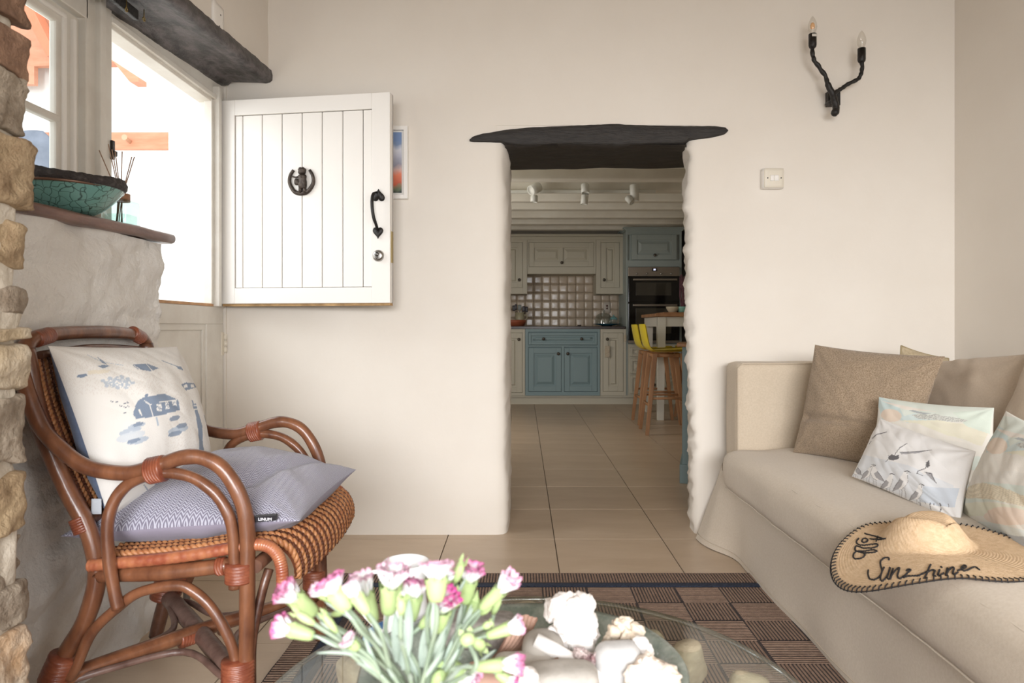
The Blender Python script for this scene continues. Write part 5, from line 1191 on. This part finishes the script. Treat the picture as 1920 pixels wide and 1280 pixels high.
lumpy('coral_piece', [(1200, 1205, .009), (1206, 1216, .010), (1208, 1228, .011), (1202, 1240, .012)], .86, CORAL, 'slim white coral finger between the cream coral and the frilled shell', 'coral', seed=60)
lumpy('frilled_shell', [(1195, 1262, .013), (1212, 1250, .012), (1228, 1256, .013), (1243, 1266, .014), (1248, 1284, .015), (1222, 1280, .018), (1198, 1284, .016), (1210, 1268, .015)], .82, mat('frilled_shell', (240, 226, 212), .6, (236, 200, 168), 26, bump=.6, bscale=90, sharp=(.5, .7)), 'frilled white and apricot shell at the front right of the beach bowl', 'shell', seed=80, amp=.45)
lumpy('barnacle_cluster', [(1092, 1232, .009), (1104, 1240, .010), (1112, 1248, .009), (1118, 1234, .008), (1086, 1226, .007)], .85, mat('barnacle', (226, 208, 204), .8, (150, 110, 112), 60, bump=.8, bscale=200, sharp=(.5, .62)), 'pinkish barnacle cluster beside the white clay pipe stem', 'shell', seed=91, amp=.6, sc=110)
lumpy('coral_piece', [(992, 1266, .010), (985, 1278, .011), (978, 1270, .009)], .74, CORAL, 'small white coral scrap at the front edge of the beach bowl', 'coral', seed=97)
st = thing('clay_pipe_stem', P(1075, 1250, .84), 'smooth white clay tube lying across the beach bowl', 'tube')
MB().tube([P(1004, 1199, .86), P(1040, 1220, .855), P(1085, 1248, .845), P(1150, 1292, .82)], [.0088, .0098, .0102, .0105], 16).build('tube_body', mat('white_clay', (236, 233, 230), .55), st)
PG = mat('grey_pebble', (186, 180, 172), .75, (172, 166, 158), 60, bump=.2, bscale=200, vary=.06)
def pebble(px, py, Y, h, lab, m=PG, seed=0, rz=0, tilt=0, nm='pebble'):
    c = P(px, py, Y); t = thing(nm, (c.x, c.y, c.z-h[2]), lab, 'pebble'); chunk(c, h, rz, tilt, 'stone_body', t, m, seed, 10, .10); return t
pebble(1158, 1248, .845, (.030, .022, .026), 'light grey flat pebble behind the frilled shell', mat('pale_grey_pebble', (196, 194, 192), .8, (184, 182, 180), 90), 3)
pebble(1048, 1285, .80, (.046, .03, .022), 'large beige grey pebble under the white clay tube', PG, 8)
pebble(1018, 1232, .88, (.026, .034, .030), 'mid grey pebble between the scallop shell and the clay tube', mat('mid_pebble', (164, 158, 150), .8), 14)
pebble(925, 1276, .79, (.034, .026, .016), 'rose brown pebble at the front of the beach bowl behind the pink buds', mat('rose_pebble', (186, 150, 134), .8, (164, 128, 114), 20), 19)
pebble(985, 1262, .84, (.04, .03, .018), 'dull grey pebble left of the driftwood stick', PG, 24)
pebble(900, 1180, .95, (.05, .03, .02), 'dark speckled pebble at the back of the beach bowl behind the flowers', mat('speckled', (120, 114, 110), .8, (150, 144, 138), 120), 30)
b = MB(); sk = thing('driftwood_stick', P(1020, 1262, .82), 'short brown driftwood stick at the front of the beach bowl', 'stick')
sp = spline([P(1046, 1237, .84), P(1030, 1248, .83), P(1010, 1265, .82), P(990, 1288, .81)], 6)
MB().tube([p+Vector((nz(p.x*200, 1), 0, nz(p.z*200, 2)))*.002 for p in sp], [.004+.0022*i/len(sp)*1.6 for i in range(len(sp))], 9).build('stick_body', mat('brown_stick', (150, 112, 86), .8, (120, 86, 66), 40, bump=.5), sk)
# scallop shell: ribbed fan
def scallop(name, apex, rim_c, w_, label, seed):
    A_, R_ = Vector(apex), Vector(rim_c); ax = R_-A_; sd = Vector((0, -.55, -.35)).cross(ax).normalized(); nn = ax.cross(sd).normalized()
    if nn.dot(EYE-A_) < 0: nn = -nn
    t = thing(name, A_, label, 'shell'); 
    def f(u, v):
        an = (u-.5)*1.9; rr = v*ax.length*(1-.10*abs(math.cos(an*9))*v*.3)
        p = A_+(ax.normalized()*math.cos(an)+sd*math.sin(an)*w_)*rr
        return p+nn*(.012*math.sin(v*math.pi*.8)*math.cos(an)+.0013*math.cos(u*2*math.pi*13)*v)
    b = MB(); b.grid(80, 20, f); b.grid(80, 20, lambda u, v: f(u, v)-nn*.002, flip=True)
    b.build('ribbed_shell', mat('pink_scallop', (206, 168, 148), .6, (182, 140, 122), 40, bump=.3), t)
scallop('scallop_shell', P(912, 1246, .90), P(985, 1196, .93), 1.0, 'ribbed pink scallop shell on the left side of the beach bowl', 0)
scallop('scallop_shell', P(990, 1215, .96), P(965, 1155, .98), 1.0, 'peach scallop shell standing behind the pink one in the beach bowl', 1)
# white jug on a blue patterned dish beyond the bowl
dish = thing('blue_patterned_dish', P(758, 1235, 1.06), 'small blue and white dish under the white jug, behind the flowers', 'dish')
c = Vector(((760-980)*1.06/1280, 1.065, TZ))
MB().lathe(c, [(0, 0), (.04, 0), (.058, .012), (.066, .030), (.062, .031), (.05, .012), (0, .008)], 40).build('dish_body', mat('blue_glaze', (90, 140, 200), .2, (150, 184, 222), 50, sharp=(.5, .6)), dish)
jug = thing('white_jug', c+Vector((0, 0, .01)), 'tall white jug with a looped handle behind the carnations', 'jug')
MB().lathe(c+Vector((0, 0, .010)), [(0, 0), (.032, 0), (.036, .02), (.034, .06), (.030, .09), (.031, .118), (.036, .134), (.033, .134), (.028, .115), (.027, .09), (.03, .05), (0, .02)], 40).build('jug_body', mat('white_glaze', (238, 238, 238), .25), jug)
MB().tube(spline([P(742, 1078, 1.065), P(700, 1072, 1.065), P(668, 1100, 1.065), P(676, 1140, 1.065), P(705, 1175, 1.065), P(735, 1196, 1.065)], 6), .0035, 8).build('handle', MC['white_glaze'], jug)
# ------------------------------------------------------------ carnations in a vase
VX, VY = -.092, .60
vase = thing('glass_vase', (VX, VY, TZ), 'clear glass vase at the lower edge of the photo holding the carnations', 'vase')
MB().lathe((VX, VY, TZ), [(0, 0), (.036, 0), (.040, .006), (.041, .08), (.034, .14), (.036, .172), (.0345, .172), (.032, .14), (.038, .08), (.036, .012), (0, .010)], 40).build('vase_body', clear_mat('vase_glass', (.92, .95, .94, 1), gloss=.8, base=.08), vase)
STEM = mat('glaucous_stem', (156, 170, 146), .6, (134, 152, 132), 40); CAL = mat('calyx_green', (190, 208, 150), .5, (164, 190, 128), 30, sharp=(.3, .7)); LEAF = mat('glaucous_leaf', (156, 172, 160), .6, (176, 190, 178), 30)
PET = mat('petal', (240, 230, 235), .6, attr='print', spec=.2)
MC['petal'].node_tree.nodes['Principled BSDF'].inputs['Subsurface Weight'].default_value = .15
MC['petal'].node_tree.nodes['Principled BSDF'].inputs['Subsurface Scale'].default_value = .004
rs = random.Random(23)
def carnation(hx, hy, bx_, by_, size, mag, label, Y=.60, bud=False):
    """hx,hy: tip of the bloom; bx_,by_: foot of its calyx"""
    H = P(hx, hy, Y); B0 = P(bx_, by_, Y+rs.uniform(-.01, .01)); ax = (H-B0); ln = ax.length; ax.normalize()
    t = thing('carnation' if not bud else 'carnation_bud', B0, label, 'flower', 'carnations in the glass vase')
    s1 = ax.cross(Vector((0, 1, 0))).normalized(); s2 = ax.cross(s1).normalized()
    cl = ln*(.55 if not bud else .86); r = size
    prof = [(0, 0), (r*.30, 0), (r*.40, cl*.12), (r*.50, cl*.4), (r*.56, cl*.75), (r*.60, cl)] if not bud else [(0, 0), (r*.3, 0), (r*.5, cl*.25), (r*.58, cl*.55), (r*.42, cl*.85), (0.0005, cl)]
    MB().lathe(B0, prof, 14, ax).build('calyx', CAL, t)
    b = MB()
    for k in range(5):   # calyx teeth
        an = k*1.2566; o = s1*math.cos(an)+s2*math.sin(an); w_ = ax.cross(o)
        p = B0+ax*cl*.86+o*r*.54; b.add([p-w_*r*.3, p+w_*r*.3, p+ax*cl*.34+o*r*.14], [(0, 1, 2)])
    b.build('calyx_teeth', CAL, t)
    if mag is not None:
        b = MB(); cols = []; M_ = B0+ax*cl*.85; pl = ln-cl*.85
        np_ = 13 if not bud else 6
        for k in range(np_):
            ring = k/np_; an = k*2.4+rs.uniform(-.2, .2); o = s1*math.cos(an)+s2*math.sin(an); w_ = ax.cross(o); op = (.25+.55*ring)*(1 if not bud else .3); lean = rs.uniform(.85, 1.1)
            ph = rs.uniform(0, 6)
            def f(u, v, o=o, w_=w_, op=op, lean=lean, ph=ph):
                wd = r*(.22+.55*math.sin(min(1, v*1.1)*math.pi*.5))*(1 if not bud else .6); q = (u-.5)*2
                fr = math.sin(q*9+ph)*.10*r*v*v
                return M_+ax*pl*(v*lean-.25*op*v**3+.05*math.sin(q*11+ph)*v)+o*(r*.18+r*op*.85*v**1.5+fr-.12*r*q*q)+w_*q*wd
            b.grid(9, 7, f)
            for i in range(9):
                for j in range(7):
                    v = j/6; q = abs(i/8-.5)*2; e = max(v**3, q**4*.8*v)
                    a = min(1, max(0, (e-.70+mag*.44)*2.4))*(.55+.45*mag) if mag > 0 else 0
                    base = np.array(L((244, 240, 240) if v > .25 else (228, 232, 206))[:3]); c_ = np.array(L((190, 48, 134))[:3])
                    cols.append(base*(1-a)+c_*a)
        b.build('petals', PET, t, colors=np.array(cols))
    # stem down into the vase
    N_ = Vector((VX+(B0.x-VX)*.07, VY+(B0.y-VY)*.3+rs.uniform(-.012, .012), TZ+.165)); D_ = Vector((VX-(B0.x-VX)*.08+rs.uniform(-.006, .006), VY+rs.uniform(-.015, .015), TZ+.02))
    m_ = B0.lerp(N_, .5)+Vector((0, 0, .012 if abs(B0.x-VX) > .05 else 0))
    sp = spline([B0+ax*.002, B0-ax*.018 if abs(B0.x-VX) > .0 else B0, m_, N_, D_], 7)
    MB().tube(sp, .0019, 7).build('stem', STEM, t)
    return sp, t
def leaf(p, d, ln, w_, par, curl=.3):
    d = Vector(d).normalized(); s = d.cross(Vector((0, 1, .2))).normalized(); n_ = d.cross(s)
    def f(u, v): q = (u-.5)*2; return Vector(p)+d*ln*v+s*q*w_*(math.sin(math.pi*min(1, v*.93+.07))**.6)+n_*(curl*ln*v*v*.35+abs(q)*w_*.4)+Vector((0, 0, -curl*ln*v*v*.25))
    b = MB(); b.grid(5, 12, f); b.build('leaf', LEAF, par)
FL = [  # tip x,y, calyx foot x,y, size, magenta, label, bud
 (524, 1098, 592, 1150, .0135, .75, 'leftmost upper carnation, white with magenta edge, pointing up left'),
 (516, 1170, 588, 1192, .0125, .85, 'leftmost lower carnation, magenta-tipped, pointing left'),
 (612, 1082, 652, 1145, .0145, .80, 'magenta-topped carnation third from the left'),
 (584, 1100, 628, 1128, .0075, .25, 'small pale carnation bud beside the third bloom from the left'),
 (672, 1074, 702, 1165, .0135, .30, 'pale pink-white carnation left of the tall pair'),
 (652, 1092, 690, 1150, .0105, .12, 'small white carnation tucked below the pale pink-white one'),
 (738, 1056, 728, 1150, .0165, .28, 'tall pale pink frilled carnation left of the jug rim'),
 (778, 1082, 768, 1165, .0160, .70, 'wide carnation with magenta frill in the middle of the bunch'),
 (818, 1050, 818, 1128, .0160, .35, 'large white carnation with pink rim at the top of the bunch'),
 (846, 1066, 822, 1110, .0095, .55, 'small pink side bloom right of the large white carnation'),
 (886, 1052, 872, 1130, .0135, .80, 'upright white carnation with dark magenta rim, right of centre'),
 (836, 1106, 818, 1182, .0150, 1.0, 'deep magenta half-open carnation low in the middle'),
 (968, 1076, 902, 1142, .0105, .45, 'pink carnation reaching up to the right'),
 (984, 1168, 912, 1192, .0100, .40, 'small white-pink carnation pointing right over the scallop'),
 (985, 1244, 890, 1250, .0100, .75, 'lower right white and magenta carnation'),
 (892, 1290, 835, 1242, .0150, .60, 'drooping white carnation at the bottom edge'),
 (968, 1284, 930, 1262, .0085, .95, 'small dark magenta bloom at the bottom edge'),
 (648, 1196, 672, 1216, .0085, .40, 'small pale bloom half hidden among the left stems')]
BD = [(870, 1044, 852, 1092, .0075, 'slim green bud at the very top of the bunch'), (900, 1112, 880, 1168, .0120, 'plump green bud right of the magenta bloom'), (860, 1106, 852, 1136, .0085, 'small green bud beside the upright magenta-rimmed carnation'),
      (872, 1182, 880, 1210, .0110, 'round pale green bud in the right half of the bunch'), (912, 1220, 888, 1198, .0095, 'green bud pointing down right'), (925, 1118, 900, 1150, .0100, 'yellow-green bud behind the right-hand bloom'),
      (546, 1142, 590, 1170, .0065, 'narrow green bud between the two leftmost blooms'), (600, 1142, 632, 1186, .0060, 'thin green bud below the third bloom from the left'), (650, 1146, 622, 1152, .0055, 'tiny green bud under the magenta-topped carnation'),
      (818, 1142, 788, 1176, .0080, 'yellow-green bud in the middle below the frilled bloom'), (752, 1112, 752, 1152, .0070, 'small green bud between the two tall middle blooms'), (832, 1250, 815, 1290, .0110, 'green bud at the bottom edge'), (940, 1104, 925, 1150, .0070, 'slim green bud on the right'),
      (925, 1166, 905, 1176, .0060, 'tiny round bud above the right white-pink bloom')]
allsp = []
for i, f in enumerate(FL): allsp.append(carnation(*f, Y=.60+.035*math.sin(i*2.1)))
for i, f in enumerate(BD): allsp.append(carnation(*f[:5], None, f[5], Y=.595+.04*math.sin(i*1.7), bud=True))
for i, (sp, t) in enumerate(allsp):
    for k in range(2):
        j = int(len(sp)*(.36+.2*k)); d = (sp[j-3]-sp[j]).normalized(); side = Vector((rs.uniform(-.35, .35), rs.uniform(-.5, .3), .0)); leaf(sp[j], d+side, rs.uniform(.022, .042), .0019, t, rs.uniform(-.4, .5))
for (x0, y0, x1, y1) in ((745, 1210, 742, 1145), (758, 1225, 752, 1150), (790, 1220, 802, 1165), (765, 1200, 768, 1120)):
    p, q = P(x0, y0+30, .6), P(x1, y1, .61); leaf(p, q-p, (q-p).length, .0042, allsp[6][1], .05)
# iron door stop foot behind the chair
ft = thing('iron_stop', P(340, 1155, 2.12), 'grey iron bracket foot at the base of the dwarf wall behind the chair', 'bracket')
MB().tube(spline([P(350, 1095, 2.10), P(350, 1120, 2.10), P(345, 1140, 2.09), P(332, 1158, 2.08)], 5), [.011]*8+[.009]*8, 8).build('foot', mat('grey_iron', (120, 114, 108), .6), ft)
